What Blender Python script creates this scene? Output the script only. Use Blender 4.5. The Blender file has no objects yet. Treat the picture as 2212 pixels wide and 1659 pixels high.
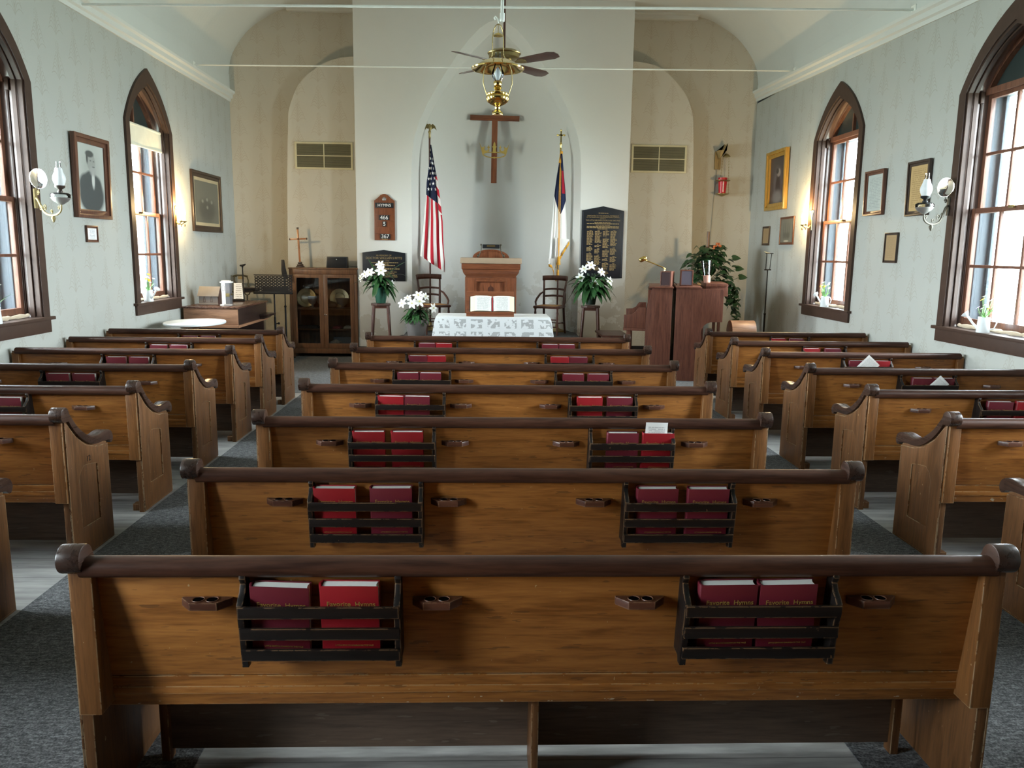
import bpy, bmesh, math, random
from mathutils import Vector, Matrix
C = bpy.context.scene.collection
PI = math.pi
sin, cos = math.sin, math.cos
rnd = random.Random(7)

# ------------------------------------------------------------------ helpers
class MB:
    def __init__(s): s.bm = bmesh.new()
    def _f(s, vs):
        try: return s.bm.faces.new(vs)
        except ValueError: return None
    def box(s, x0, x1, y0, y1, z0, z1, M=None):
        c = [Vector((x, y, z)) for z in (z0, z1) for y in (y0, y1) for x in (x0, x1)]
        if M: c = [M @ v for v in c]
        v = [s.bm.verts.new(p) for p in c]
        for f in ((0, 2, 3, 1), (4, 5, 7, 6), (0, 1, 5, 4), (2, 6, 7, 3), (0, 4, 6, 2), (1, 3, 7, 5)): s._f([v[i] for i in f])
        return s
    def prism(s, pts, ax, a0, a1, M=None):
        def P(p, a):
            q = {'x': (a, p[0], p[1]), 'y': (p[0], a, p[1]), 'z': (p[0], p[1], a)}[ax]
            q = Vector(q); return M @ q if M else q
        A = [s.bm.verts.new(P(p, a0)) for p in pts]; B = [s.bm.verts.new(P(p, a1)) for p in pts]
        n = len(pts); s._f(A); s._f(B[::-1])
        for i in range(n): s._f([A[i], A[(i + 1) % n], B[(i + 1) % n], B[i]])
        return s
    def ring(s, outer, inner, ax, a0, a1, closed=True, M=None):
        # band between two matching outlines, extruded
        def P(p, a):
            q = Vector({'x': (a, p[0], p[1]), 'y': (p[0], a, p[1]), 'z': (p[0], p[1], a)}[ax]); return M @ q if M else q
        R = [[s.bm.verts.new(P(p, a)) for p in L] for (L, a) in ((outer, a0), (inner, a0), (inner, a1), (outer, a1))]
        n = len(outer); m = n if closed else n - 1
        for i in range(m):
            j = (i + 1) % n
            for k in range(4):
                s._f([R[k][i], R[k][j], R[(k + 1) % 4][j], R[(k + 1) % 4][i]])
        if not closed:
            for i in (0, n - 1): s._f([R[k][i] for k in range(4)])
        return s
    def tube(s, path, r, n=8, caps=True, closed=False):
        P = [Vector(p) for p in path]; m = len(P)
        rr = r if isinstance(r, (list, tuple)) else [r] * m
        def tan(i):
            if closed: return (P[(i + 1) % m] - P[i - 1]).normalized()
            a = P[max(0, i - 1)]; b = P[min(m - 1, i + 1)]
            return (b - a).normalized() if (b - a).length > 1e-9 else Vector((0, 0, 1))
        t = tan(0); u = t.orthogonal().normalized(); rings = []
        for i in range(m):
            t2 = tan(i); q = t.rotation_difference(t2); u = (q @ u); u = (u - t2 * u.dot(t2)).normalized(); t = t2
            w = t.cross(u)
            rings.append([s.bm.verts.new(P[i] + (u * cos(2 * PI * k / n) + w * sin(2 * PI * k / n)) * rr[i]) for k in range(n)])
        for i in range(m if closed else m - 1):
            A = rings[i]; B = rings[(i + 1) % m]
            for k in range(n): s._f([A[k], A[(k + 1) % n], B[(k + 1) % n], B[k]])
        if caps and not closed: s._f(rings[0][::-1]); s._f(rings[-1])
        return s
    def lathe(s, prof, c=(0, 0, 0), n=24, M=None, a0=0, a1=2 * PI, sx=1, sy=1):
        full = abs(a1 - a0 - 2 * PI) < 1e-6; k = n if full else n + 1
        rings = []
        for (r, z) in prof:
            if r < 1e-6:
                p = Vector((c[0], c[1], c[2] + z)); rings.append([s.bm.verts.new(M @ p if M else p)])
            else:
                L = []
                for i in range(k):
                    a = a0 + (a1 - a0) * i / n
                    p = Vector((c[0] + r * cos(a) * sx, c[1] + r * sin(a) * sy, c[2] + z)); L.append(s.bm.verts.new(M @ p if M else p))
                rings.append(L)
        for A, B in zip(rings, rings[1:]):
            for i in range(n):
                j = (i + 1) % k
                if len(A) == 1 and len(B) == 1: continue
                if len(A) == 1: s._f([A[0], B[i], B[j]])
                elif len(B) == 1: s._f([A[i], A[j], B[0]])
                else: s._f([A[i], A[j], B[j], B[i]])
        return s
    def ball(s, c, r, n=12, m=8, sz=1.0, M=None):
        return s.lathe([(r * sin(PI * i / m), -r * sz * cos(PI * i / m)) for i in range(m + 1)], c, n, M)
    def grid(s, fn, nu, nv, closeu=False):
        V = [[s.bm.verts.new(Vector(fn(i / nu, j / nv))) for j in range(nv + 1)] for i in range(nu + (0 if closeu else 1))]
        for i in range(nu):
            k = (i + 1) % len(V) if closeu else i + 1
            for j in range(nv): s._f([V[i][j], V[k][j], V[k][j + 1], V[i][j + 1]])
        return s
    def quad(s, a, b, c, d): return s._f([s.bm.verts.new(Vector(p)) for p in (a, b, c, d)])
    def mesh(s, name, mat, bevel=0, smooth=35, seg=2, weld=False, uv=None, fix=True):
        bm = s.bm
        if weld: bmesh.ops.remove_doubles(bm, verts=bm.verts, dist=1e-5)
        if fix: bmesh.ops.recalc_face_normals(bm, faces=bm.faces)
        if bevel:
            es = [e for e in bm.edges if len(e.link_faces) == 2 and e.calc_face_angle(0) > 0.6]
            bmesh.ops.bevel(bm, geom=es, offset=bevel, segments=seg, profile=.6, affect='EDGES', clamp_overlap=True)
        if uv:
            L = bm.loops.layers.uv.new('UVMap')
            for f in bm.faces:
                for l in f.loops: l[L].uv = uv(l.vert.co)
        me = bpy.data.meshes.new(name); bm.to_mesh(me); bm.free()
        for x in (mat if isinstance(mat, (list, tuple)) else [mat]): me.materials.append(x)
        if smooth:
            me.polygons.foreach_set('use_smooth', [True] * len(me.polygons)); me.set_sharp_from_angle(angle=math.radians(smooth))
        return me
    def build(s, name, mat, parent=None, loc=None, **k):
        return put(name, s.mesh(name, mat, **k), parent, loc)

def put(name, me, parent=None, loc=None, rot=None):
    o = bpy.data.objects.new(name, me); C.objects.link(o)
    if parent is not None: o.parent = parent
    if loc is not None: o.location = loc
    if rot is not None: o.rotation_euler = rot
    return o
def tag(o, label=None, cat=None, group=None, kind=None):
    if label: o['label'] = label
    if cat: o['category'] = cat
    if group: o['group'] = group
    if kind: o['kind'] = kind
    return o
def thing(name, label, cat, loc=(0, 0, 0), rot=None, group=None):
    return tag(put(name, None, None, loc, rot), label, cat, group)
def solo(o, label, cat, group=None): return tag(o, label, cat, group)
def struct(o): o['kind'] = 'structure'; return o
def dup(root, loc=None, rot=None, label=None):
    r = root.copy(); C.objects.link(r)
    if loc is not None: r.location = loc
    if rot is not None: r.rotation_euler = rot
    if label: r['label'] = label
    for ch in list(root.children):
        c = ch.copy(); C.objects.link(c); c.parent = r
        for g in ch.children:
            d = g.copy(); C.objects.link(d); d.parent = c
    return r
def text_mesh(s, size, mat, ext=.0006, ax='y', align='CENTER', spacing=1.0):
    cu = bpy.data.curves.new('lettering', 'FONT'); cu.body = s; cu.size = size; cu.extrude = ext; cu.align_x = align; cu.align_y = 'CENTER'; cu.resolution_u = 3
    cu.space_character = spacing
    o = bpy.data.objects.new('lettering', cu); C.objects.link(o)
    bpy.context.view_layer.update()
    me = bpy.data.meshes.new_from_object(o.evaluated_get(bpy.context.evaluated_depsgraph_get()))
    bpy.data.objects.remove(o); bpy.data.curves.remove(cu)
    me.transform(Matrix.Rotation(PI / 2, 4, 'X')); me.materials.clear(); me.materials.append(mat); me.name = 'lettering'
    return me

# ------------------------------------------------------------------ materials
class NT:
    def __init__(s, name, col=(.5, .5, .5), rough=.6, metal=0, spec=.5):
        s.m = bpy.data.materials.new(name); s.m.use_nodes = True; s.nt = s.m.node_tree; s.b = s.nt.nodes['Principled BSDF']
        s.out = s.nt.nodes['Material Output']
        s.set('Base Color', (*col, 1)); s.set('Roughness', rough); s.set('Metallic', metal); s.set('Specular IOR Level', spec)
    def set(s, k, v):
        if hasattr(v, 'is_linked') or isinstance(v, bpy.types.NodeSocket): s.nt.links.new(v, s.b.inputs[k])
        else: s.b.inputs[k].default_value = v
    def n(s, t, **kw):
        x = s.nt.nodes.new(t)
        for k, v in kw.items(): setattr(x, k, v)
        return x
    def lk(s, a, b): s.nt.links.new(a, b)
    def inp(s, sock, v):
        if isinstance(v, bpy.types.NodeSocket): s.lk(v, sock)
        else: sock.default_value = v
    def M(s, op, a, b=None, c=None):
        x = s.n('ShaderNodeMath', operation=op); s.inp(x.inputs[0], a)
        if b is not None: s.inp(x.inputs[1], b)
        if c is not None: s.inp(x.inputs[2], c)
        return x.outputs[0]
    def obj(s): return s.n('ShaderNodeTexCoord').outputs['Object']
    def uv(s): return s.n('ShaderNodeTexCoord').outputs['UV']
    def xyz(s, v):
        x = s.n('ShaderNodeSeparateXYZ'); s.lk(v, x.inputs[0]); return x.outputs
    def vec(s, x, y, z):
        c = s.n('ShaderNodeCombineXYZ'); s.inp(c.inputs[0], x); s.inp(c.inputs[1], y); s.inp(c.inputs[2], z); return c.outputs[0]
    def map(s, v, scale=(1, 1, 1), loc=(0, 0, 0)):
        m = s.n('ShaderNodeMapping'); s.lk(v, m.inputs[0]); m.inputs['Scale'].default_value = scale; m.inputs['Location'].default_value = loc; return m.outputs[0]
    def rand(s, v, k=7.0):
        r = s.n('ShaderNodeObjectInfo').outputs['Random']; a = s.n('ShaderNodeVectorMath', operation='ADD'); s.lk(v, a.inputs[0])
        q = s.M('MULTIPLY', r, k); s.lk(s.vec(q, q, q), a.inputs[1]); return a.outputs[0]
    def noise(s, v, scale=5, detail=3, rough=.5, dist=0):
        x = s.n('ShaderNodeTexNoise'); s.lk(v, x.inputs['Vector']); x.inputs['Scale'].default_value = scale; x.inputs['Detail'].default_value = detail
        x.inputs['Roughness'].default_value = rough; x.inputs['Distortion'].default_value = dist; return x.outputs['Fac']
    def ramp(s, f, stops):
        r = s.n('ShaderNodeValToRGB'); s.lk(f, r.inputs[0]); e = r.color_ramp.elements
        while len(e) < len(stops): e.new(.5)
        for i, (p, c) in enumerate(stops): e[i].position = p; e[i].color = (*c, 1) if len(c) == 3 else c
        return r.outputs[0]
    def mix(s, f, a, b):
        x = s.n('ShaderNodeMix', data_type='RGBA'); s.inp(x.inputs[0], f); s.inp(x.inputs[6], a if isinstance(a, bpy.types.NodeSocket) else (*a, 1)); s.inp(x.inputs[7], b if isinstance(b, bpy.types.NodeSocket) else (*b, 1)); return x.outputs[2]
    def bump(s, h, st=.2, d=.002):
        x = s.n('ShaderNodeBump'); x.inputs['Strength'].default_value = st; x.inputs['Distance'].default_value = d; s.lk(h, x.inputs['Height']); s.set('Normal', x.outputs[0])

def plain(name, col, rough=.6, metal=0, spec=.5, var=0, vs=8):
    N = NT(name, col, rough, metal, spec)
    f = N.noise(N.obj(), vs, 3)
    v = var or .12
    N.set('Base Color', N.mix(f, tuple(c * (1 - v) for c in col), tuple(min(1, c * (1 + v)) for c in col)))
    return N.m
def wood(name, c1, c2, axis='x', rough=.4, gs=1.0, wear=None, dark=None, spec=.5, chips=0):
    N = NT(name, c1, rough, 0, spec)
    v = N.rand(N.obj())
    sc = {'x': (1.2, 14, 14), 'y': (14, 1.2, 14), 'z': (14, 14, 1.2)}[axis]
    p = N.map(v, tuple(q * gs for q in sc))
    f1 = N.noise(p, 2.2, 5, .6, .8)
    f2 = N.noise(N.map(v, tuple(q * gs * 5 for q in sc)), 2, 2, .5)
    f = N.M('ADD', N.M('MULTIPLY', f1, .7), N.M('MULTIPLY', f2, .3))
    mid = tuple((a + b) / 2 for a, b in zip(c1, c2))
    col = N.ramp(f, [(.36, tuple(q * .8 for q in c2)), (.5, mid), (.63, c1)])
    big = N.noise(v, 2.5, 3)
    col = N.mix(N.M('MULTIPLY', big, .45), col, tuple(q * .55 for q in mid))
    if dark:   # scratches and stains of their own shape
        g = N.noise(N.map(v, (6, 40, 40) if axis == 'x' else (40, 40, 6)), 1.5, 2)
        col = N.mix(N.M('MULTIPLY', N.M('GREATER_THAN', g, .68), .45), col, dark)
    if wear:
        bv = N.n('ShaderNodeBevel', samples=2); bv.inputs[0].default_value = .006
        ge = N.n('ShaderNodeNewGeometry'); d = N.n('ShaderNodeVectorMath', operation='DOT_PRODUCT'); N.lk(bv.outputs[0], d.inputs[0]); N.lk(ge.outputs['True Normal'], d.inputs[1])
        e = N.M('LESS_THAN', d.outputs['Value'], .93)
        k = N.M('GREATER_THAN', N.noise(v, 22, 4, .7), .46)
        col = N.mix(N.M('MULTIPLY', N.M('MULTIPLY', e, k), .9), col, wear)
        sp = N.M('GREATER_THAN', N.noise(N.map(v, (30, 30, 18)), 2.2, 3, .6), .735)
        col = N.mix(N.M('MULTIPLY', sp, .6), col, wear)
    if chips:   # nail holes and chipped varnish along the bottom edge
        zz = N.xyz(N.obj())[2]; ch = N.M('MULTIPLY', N.M('GREATER_THAN', N.noise(N.map(v, (26, 1, 60)), 1.0, 3, .6), .66), N.M('MULTIPLY', N.M('LESS_THAN', zz, .352), N.M('GREATER_THAN', zz, .328)))
        col = N.mix(N.M('MULTIPLY', ch, .8), col, (.5, .43, .33))
    N.set('Base Color', col)
    N.set('Roughness', N.M('ADD', N.M('MULTIPLY', f1, .22), rough - .11))
    N.bump(f2, .12, .001)
    return N.m
def metal(name, col, rough=.25):
    N = NT(name, col, rough, 1); f = N.noise(N.obj(), 30, 2); N.set('Roughness', N.M('ADD', N.M('MULTIPLY', f, .15), rough - .07)); return N.m

def wallpaper(name, h, base, ink):
    N = NT(name, base, .75, 0, .2)
    X = N.xyz(N.obj()); hh = X[0] if h == 'x' else X[1]; z = X[2]
    u = N.M('DIVIDE', hh, .325); col = N.M('FLOOR', u)
    cu = N.M('MULTIPLY', N.M('SUBTRACT', N.M('FRACT', u), .5), .325); x = N.M('ABSOLUTE', cu)
    v = N.M('ADD', N.M('DIVIDE', z, .40), N.M('MULTIPLY', N.M('PINGPONG', col, 1.0), .5))
    y = N.M('MULTIPLY', N.M('SUBTRACT', N.M('FRACT', v), .5), .40)
    tot = None
    for (b0, p, h, xm, w) in ((-.178, .078, .060, .126, .0046), (-.165, .066, .098, .108, .0046), (-.120, .058, .088, .094, .0044), (-.075, .046, .078, .074, .0042), (-.030, .034, .068, .055, .004), (.012, .024, .058, .038, .0038)):
        s_, c_ = 2 * h / p, h / p / p
        f = N.M('ADD', N.M('MULTIPLY', N.M('SUBTRACT', s_, N.M('MULTIPLY', x, c_)), x), b0)
        sl = N.M('SUBTRACT', s_, N.M('MULTIPLY', x, 2 * c_)); nrm = N.M('SQRT', N.M('ADD', 1.0, N.M('MULTIPLY', sl, sl)))
        d = N.M('DIVIDE', N.M('ABSOLUTE', N.M('SUBTRACT', y, f)), nrm)
        k = N.M('MULTIPLY', N.M('LESS_THAN', d, w), N.M('LESS_THAN', x, xm))
        tot = k if tot is None else N.M('MAXIMUM', tot, k)
    st = N.M('MULTIPLY', N.M('LESS_THAN', x, .004), N.M('LESS_THAN', N.M('ABSOLUTE', N.M('ADD', y, .03)), .14)); tot = N.M('MAXIMUM', tot, st)
    hx = N.M('DIVIDE', x, .036); hy = N.M('DIVIDE', N.M('SUBTRACT', y, .110), .062)
    head = N.M('MULTIPLY', N.M('LESS_THAN', N.M('ADD', N.M('MULTIPLY', hx, hx), N.M('MULTIPLY', hy, hy)), 1.0), N.M('GREATER_THAN', N.noise(N.obj(), 85, 1), .52))
    tot = N.M('MAXIMUM', tot, N.M('MULTIPLY', head, .8))
    nz = N.noise(N.obj(), 14, 4, .6)
    fac = N.M('MULTIPLY', tot, N.M('MULTIPLY', nz, .72))
    blot = N.noise(N.obj(), .9, 4, .55)
    b2 = N.mix(blot, tuple(q * .94 for q in base), tuple(min(1, q * 1.05) for q in base))
    # damp stains low on the wall, uneven patches of their own
    stn = N.M('MULTIPLY', N.M('GREATER_THAN', N.noise(N.obj(), 1.6, 5, .6), .57), N.M('SUBTRACT', 1.0, N.M('MINIMUM', N.M('DIVIDE', z, 1.1), 1.0)))
    b3 = N.mix(N.M('MULTIPLY', stn, .35), b2, tuple(q * .72 for q in ink))
    N.set('Base Color', N.mix(fac, b3, ink)); return N.m
def plaster(name, base, planks=False, stain=False):
    N = NT(name, base, .8, 0, .2)
    f = N.noise(N.obj(), 1.1, 5, .6)
    col = N.mix(f, tuple(q * .95 for q in base), tuple(min(1, q * 1.04) for q in base))
    if planks:
        X = N.xyz(N.obj()); g = N.M('FRACT', N.M('DIVIDE', X[1], .09)); k = N.M('LESS_THAN', g, .05)
        patch = N.M('GREATER_THAN', N.noise(N.obj(), .55, 2), .47)
        col = N.mix(N.M('MULTIPLY', N.M('MULTIPLY', k, patch), .18), col, tuple(q * .7 for q in base))
    if stain:
        X = N.xyz(N.obj()); low = N.M('SUBTRACT', 1.0, N.M('MINIMUM', N.M('DIVIDE', X[2], 1.7), 1.0))
        s = N.M('MULTIPLY', N.M('GREATER_THAN', N.noise(N.obj(), 2.4, 5, .6), .52), low)
        col = N.mix(N.M('MULTIPLY', s, .55), col, (.30, .25, .17))
    N.set('Base Color', col); return N.m

m_paper_side = wallpaper('wallpaper_side', 'y', (.415, .425, .395), (.30, .27, .215))  # same paper toned darker than the front, to offset strong window light
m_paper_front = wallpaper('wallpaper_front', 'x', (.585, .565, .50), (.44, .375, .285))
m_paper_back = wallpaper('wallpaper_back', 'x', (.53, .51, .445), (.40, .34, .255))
m_plaster = plaster('white_plaster', (.655, .66, .635), stain=True)
m_ceiling = plaster('ceiling_paint', (.61, .63, .61), planks=True)
m_cornice = plaster('cornice_paint', (.61, .63, .61))
m_panel = wood('pew_panel_pine', (.37, .150, .034), (.20, .070, .014), 'x', .42, spec=.3, chips=1, dark=(.05, .025, .012), wear=(.45, .34, .2))
m_rail = wood('pew_rail_walnut', (.080, .033, .019), (.030, .012, .008), 'x', .40, spec=.2)
m_end = wood('pew_end_wood', (.158, .070, .026), (.078, .033, .012), 'z', .45, spec=.25, wear=(.50, .40, .25), dark=(.06, .03, .016))
m_kick = wood('kick_board', (.15, .098, .066), (.08, .052, .037), 'x', .55, dark=(.2, .16, .12))
m_stile = wood('pew_stile_wood', (.215, .090, .027), (.108, .043, .013), 'z', .45, spec=.25, wear=(.55, .44, .28))
m_cap = wood('arm_cap_walnut', (.050, .024, .015), (.022, .011, .008), 'y', .28)
m_rack = wood('rack_black', (.011, .007, .006), (.005, .004, .0035), 'x', .45, wear=(.28, .16, .08), spec=.28)
m_well_shade = plain('cup_well_shade', (.004, .003, .003), .9, spec=0)  # matte black painted in for the shade down inside the wells
m_cuprim = plain('cup_rim_wood', (.16, .07, .04), .4)
m_cup = wood('cup_holder_wood', (.105, .038, .021), (.055, .020, .013), 'x', .35, wear=(.30, .18, .10))
m_trim = plain('window_walnut', (.050, .028, .020), .48, spec=.3, var=.25, vs=20)
m_reveal = plain('window_reveal', (.20, .14, .12), .22, spec=.8)  # trim wood lightened, standing for sky light reflected on the jambs
m_sash = wood('sash_wood', (.20, .085, .048), (.10, .042, .027), 'z', .38)
m_red = wood('altar_cherry', (.25, .082, .033), (.14, .044, .020), 'z', .34)
m_redx = wood('altar_cherry_long', (.25, .082, .033), (.14, .044, .020), 'x', .34)
m_darkred = wood('dark_mahogany', (.115, .042, .025), (.055, .020, .014), 'z', .34)
m_organ = wood('organ_walnut', (.16, .058, .034), (.090, .031, .020), 'z', .45, spec=.3)
m_oak = wood('oak_dark', (.20, .092, .040), (.10, .045, .022), 'z', .42)
m_oakx = wood('oak_melodeon', (.42, .22, .125), (.25, .125, .07), 'x', .40)
m_ebony = wood('dark_rosewood', (.045, .024, .018), (.022, .013, .011), 'y', .35)
m_frame = wood('frame_walnut', (.16, .065, .036), (.075, .030, .02), 'z', .38)
m_frame2 = wood('frame_black', (.055, .033, .024), (.028, .018, .014), 'z', .4)
m_lightwood = wood('bentwood_light', (.38, .21, .12), (.25, .13, .075), 'x', .4)
m_pine = wood('bracket_pine', (.42, .30, .13), (.30, .2, .08), 'z', .55)
m_brass = metal('polished_brass', (.80, .58, .20), .12)
m_brass_dk = metal('aged_brass', (.33, .255, .115), .34)
m_silver = metal('silver_plate', (.80, .78, .72), .14)
m_goldplate = plain('gilt_tray', (.62, .53, .33), .32, .55)
m_pewter = plain('old_pewter', (.30, .29, .285), .35, .6)
m_iron = plain('black_iron', (.010, .010, .011), .5, spec=.25)
m_black = plain('black_plastic', (.014, .015, .017), .4)
m_bronze = plain('bronze_bracket', (.075, .068, .050), .5, .2, spec=.3)
m_oldbrass = plain('dull_brass', (.20, .155, .065), .5, .3, spec=.3)
m_crown = plain('crown_gold_paint', (.52, .37, .10), .4, .4)
m_white = plain('white_paint', (.80, .81, .79), .45)
m_enamel = plain('white_enamel', (.78, .84, .86), .22)
m_cream = plain('cream_metal', (.60, .56, .38), .5)
m_paper = plain('white_paper', (.82, .82, .78), .8)
m_pagew = plain('page_block', (.83, .82, .76), .8)
m_maroon = plain('cover_maroon', (.125, .011, .021), .42)
m_scarlet = plain('cover_scarlet', (.27, .008, .014), .42)
m_gilt = plain('gilt_lettering', (.42, .27, .06), .4, .3)
m_leaf = plain('lily_leaf', (.022, .075, .022), .38, var=.5, vs=14)
m_leaf2 = plain('pothos_leaf', (.018, .052, .020), .36, var=.5, vs=10)
m_petal = plain('lily_petal', (.86, .88, .86), .55)
m_stamen = plain('lily_stamen', (.62, .55, .12), .6)
m_yellow = plain('daisy_yellow', (.85, .52, .02), .6)
m_violet = plain('daisy_violet', (.62, .45, .68), .6)
m_greenwrap = plain('green_foil_wrap', (.012, .075, .045), .35, var=.35, vs=30)
m_darkgreen = plain('dark_green_pot', (.012, .030, .018), .5)
m_greypot = plain('grey_plastic_pot', (.115, .105, .100), .55)
m_soil = plain('potting_soil', (.04, .028, .018), .9)
m_blk_plaque = plain('black_slate', (.012, .013, .018), .32)
m_goldtxt = plain('engraved_gold', (.33, .235, .10), .5)
m_carpet_pad = None
m_blind = plain('blind_cloth', (.70, .68, .55), .8)
m_beige = plain('beige_cloth', (.55, .45, .33), .9)
m_cane = plain('cane_seat', (.50, .27, .10), .6, var=.25, vs=60)
m_candle = plain('candle_sleeve', (.78, .70, .48), .6)
m_redcan = plain('red_tin', (.50, .012, .022), .35)
m_wicker = plain('wicker_basket', (.46, .23, .085), .7, var=.3, vs=50)
m_ironpipe = plain('white_pipe', (.80, .82, .78), .5)
m_blade = wood('fan_blade_walnut', (.10, .045, .032), (.05, .024, .018), 'x', .38)
m_slate = plain('exterior_slate', (.085, .105, .125), .7)
m_greenglass = plain('arch_shutter_green', (.022, .032, .030), .4)
m_flagblue = plain('flag_navy', (.010, .016, .055), .75)
m_flagwhite = plain('flag_white', (.82, .81, .80), .75)
m_fringe = plain('gold_fringe', (.72, .36, .03), .6, var=.3, vs=60)
m_redtape = plain('red_ribbon', (.40, .012, .02), .5)
m_wallcord = plain('grey_cord', (.35, .36, .33), .6)

def glass_thin(name, tint=(.96, .98, .98), refl=.06):
    N = NT(name); nt = N.nt; t = N.n('ShaderNodeBsdfTransparent'); t.inputs[0].default_value = (*tint, 1)
    g = N.n('ShaderNodeBsdfGlossy'); g.inputs['Roughness'].default_value = .03
    fr = N.n('ShaderNodeFresnel'); fr.inputs[0].default_value = 1.45
    x = N.n('ShaderNodeMixShader'); N.lk(N.M('MULTIPLY', fr.outputs[0], 1.0 if refl > .1 else .8), x.inputs[0]); N.lk(t.outputs[0], x.inputs[1]); N.lk(g.outputs[0], x.inputs[2]); N.lk(x.outputs[0], N.out.inputs[0])
    return N.m
m_glass = glass_thin('window_glass')
m_cabglass = glass_thin('cabinet_glass', (.92, .93, .92), .2)
m_clear = glass_thin('clear_lamp_glass', (.90, .93, .94), .2)
def frosted():
    N = NT('frosted_globe', (.82, .86, .88), .55); N.set('Transmission Weight', .35); N.set('Subsurface Weight', 0.0); return N.m
m_frost = frosted()
def emit(name, col, st):
    N = NT(name, col, .5); N.set('Emission Color', (*col, 1)); N.set('Emission Strength', st); return N.m
m_bulb = emit('flame_bulb_lit', (1.0, .74, .34), 60)
m_mirror = metal('mirror_reflector', (.9, .92, .94), .04)

def floor_mat():
    N = NT('floor_boards', (.3, .29, .27), .5)
    X = N.xyz(N.obj()); k = N.M('FLOOR', N.M('DIVIDE', X[1], .125)); g = N.M('FRACT', N.M('DIVIDE', X[1], .125))
    v = N.vec(N.M('ADD', X[0], N.M('MULTIPLY', k, 3.7)), N.M('MULTIPLY', X[1], 9), k)
    f = N.noise(N.map(v, (1.2, 1, 1)), 2.2, 5, .6)
    col = N.ramp(f, [(.3, (.16, .155, .15)), (.55, (.30, .295, .28)), (.75, (.40, .39, .37))])
    sp = N.M('GREATER_THAN', N.noise(N.obj(), 9, 2), .74)
    col = N.mix(N.M('MULTIPLY', sp, .6), col, (.05, .045, .04))
    col = N.mix(N.M('MULTIPLY', N.M('LESS_THAN', g, .035), .7), col, (.05, .047, .045))
    N.set('Base Color', col); N.set('Roughness', .42); return N.m
m_floor = floor_mat()
def carpet_mat():
    N = NT('carpet_pile', (.1, .1, .1), .95, 0, .1)
    v = N.obj(); f = N.noise(N.map(v, (1, 1, 1)), 160, 2); w = N.noise(N.map(v, (26, 90, 1)), 1, 2)
    t = N.M('ADD', N.M('MULTIPLY', f, .55), N.M('MULTIPLY', w, .45))
    N.set('Base Color', N.ramp(t, [(.38, (.045, .046, .048)), (.52, (.105, .106, .108)), (.66, (.21, .215, .22))])); N.bump(f, .5, .004); return N.m
m_carpet = carpet_mat()
def lace_mat():
    N = NT('lace_cloth', (.8, .82, .83), .85, 0, .1)
    X = N.xyz(N.obj()); h = N.M('ADD', X[0], X[1]); z = X[2]
    u = N.M('FRACT', N.M('DIVIDE', h, .227)); w = N.M('FRACT', N.M('DIVIDE', N.M('ADD', z, .045), .168))
    a = N.M('MAXIMUM', N.M('ABSOLUTE', N.M('SUBTRACT', u, .5)), N.M('ABSOLUTE', N.M('SUBTRACT', w, .5)))
    sq = N.M('LESS_THAN', a, .36)
    ku = N.M('FLOOR', N.M('DIVIDE', h, .227)); kz = N.M('FLOOR', N.M('DIVIDE', N.M('ADD', z, .045), .168))
    sh = N.M('MULTIPLY', N.M('PINGPONG', N.M('ADD', ku, kz), 1), 5.3)
    mot = N.M('GREATER_THAN', N.noise(N.vec(N.M('ADD', h, sh), sh, z), 19, 2, .5), .52)
    cu = N.M('ABSOLUTE', N.M('SUBTRACT', u, .5)); cw = N.M('ABSOLUTE', N.M('SUBTRACT', w, .5))
    cross = N.M('MULTIPLY', N.M('LESS_THAN', N.M('MINIMUM', cu, cw), .06), N.M('LESS_THAN', a, .26))
    alt = N.M('PINGPONG', ku, 1); mot = N.M('MAXIMUM', mot, N.M('MULTIPLY', cross, alt))
    net = N.M('MULTIPLY', sq, N.M('SUBTRACT', 1, mot))
    top = N.M('GREATER_THAN', N.xyz(N.n('ShaderNodeNewGeometry').outputs['Normal'])[2], .7)
    net = N.M('MULTIPLY', net, N.M('SUBTRACT', 1, top))
    al = N.M('SUBTRACT', .97, N.M('MULTIPLY', net, .42))
    fine = N.noise(N.obj(), 190, 1); N.set('Base Color', N.mix(fine, (.70, .72, .73), (.86, .88, .89)))
    N.set('Alpha', al); return N.m
m_lace = lace_mat()
def lines_mat(name, base, ink, h, zs, amt=.5, wordscale=60, x0=.12, ax='x'):
    """a sheet printed with rows of small illegible type"""
    N = NT(name, base, .75)
    U = N.xyz(N.uv()); g = N.M('FRACT', N.M('MULTIPLY', U[1], zs)); r = N.M('FLOOR', N.M('MULTIPLY', U[1], zs))
    wd = N.noise(N.vec(N.M('MULTIPLY', U[0], wordscale), N.M('MULTIPLY', r, 7.7), 0), 1, 1)
    k = N.M('MULTIPLY', N.M('MULTIPLY', N.M('LESS_THAN', g, .5), N.M('GREATER_THAN', wd, .42)), N.M('LESS_THAN', N.M('ABSOLUTE', N.M('SUBTRACT', U[0], .5)), .5 - x0))
    k = N.M('MULTIPLY', k, N.M('LESS_THAN', N.M('ABSOLUTE', N.M('SUBTRACT', U[1], .5)), .42))
    N.set('Base Color', N.mix(N.M('MULTIPLY', k, amt), base, ink)); return N.m
m_print_white = lines_mat('printed_page', (.80, .81, .79), (.25, .25, .26), 'x', 26, .55, 22)
m_print_grey = lines_mat('grey_certificate', (.42, .46, .43), (.25, .27, .26), 'x', 24, .6, 16)
m_print_tan = lines_mat('tan_document', (.44, .30, .13), (.24, .15, .06), 'x', 22, .6, 16)
m_print_tan2 = lines_mat('brown_document', (.33, .225, .115), (.2, .13, .06), 'x', 28, .4, 16)
m_print_sign = lines_mat('white_notice', (.78, .80, .82), (.3, .3, .32), 'x', 9, .7, 12, .2)
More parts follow.
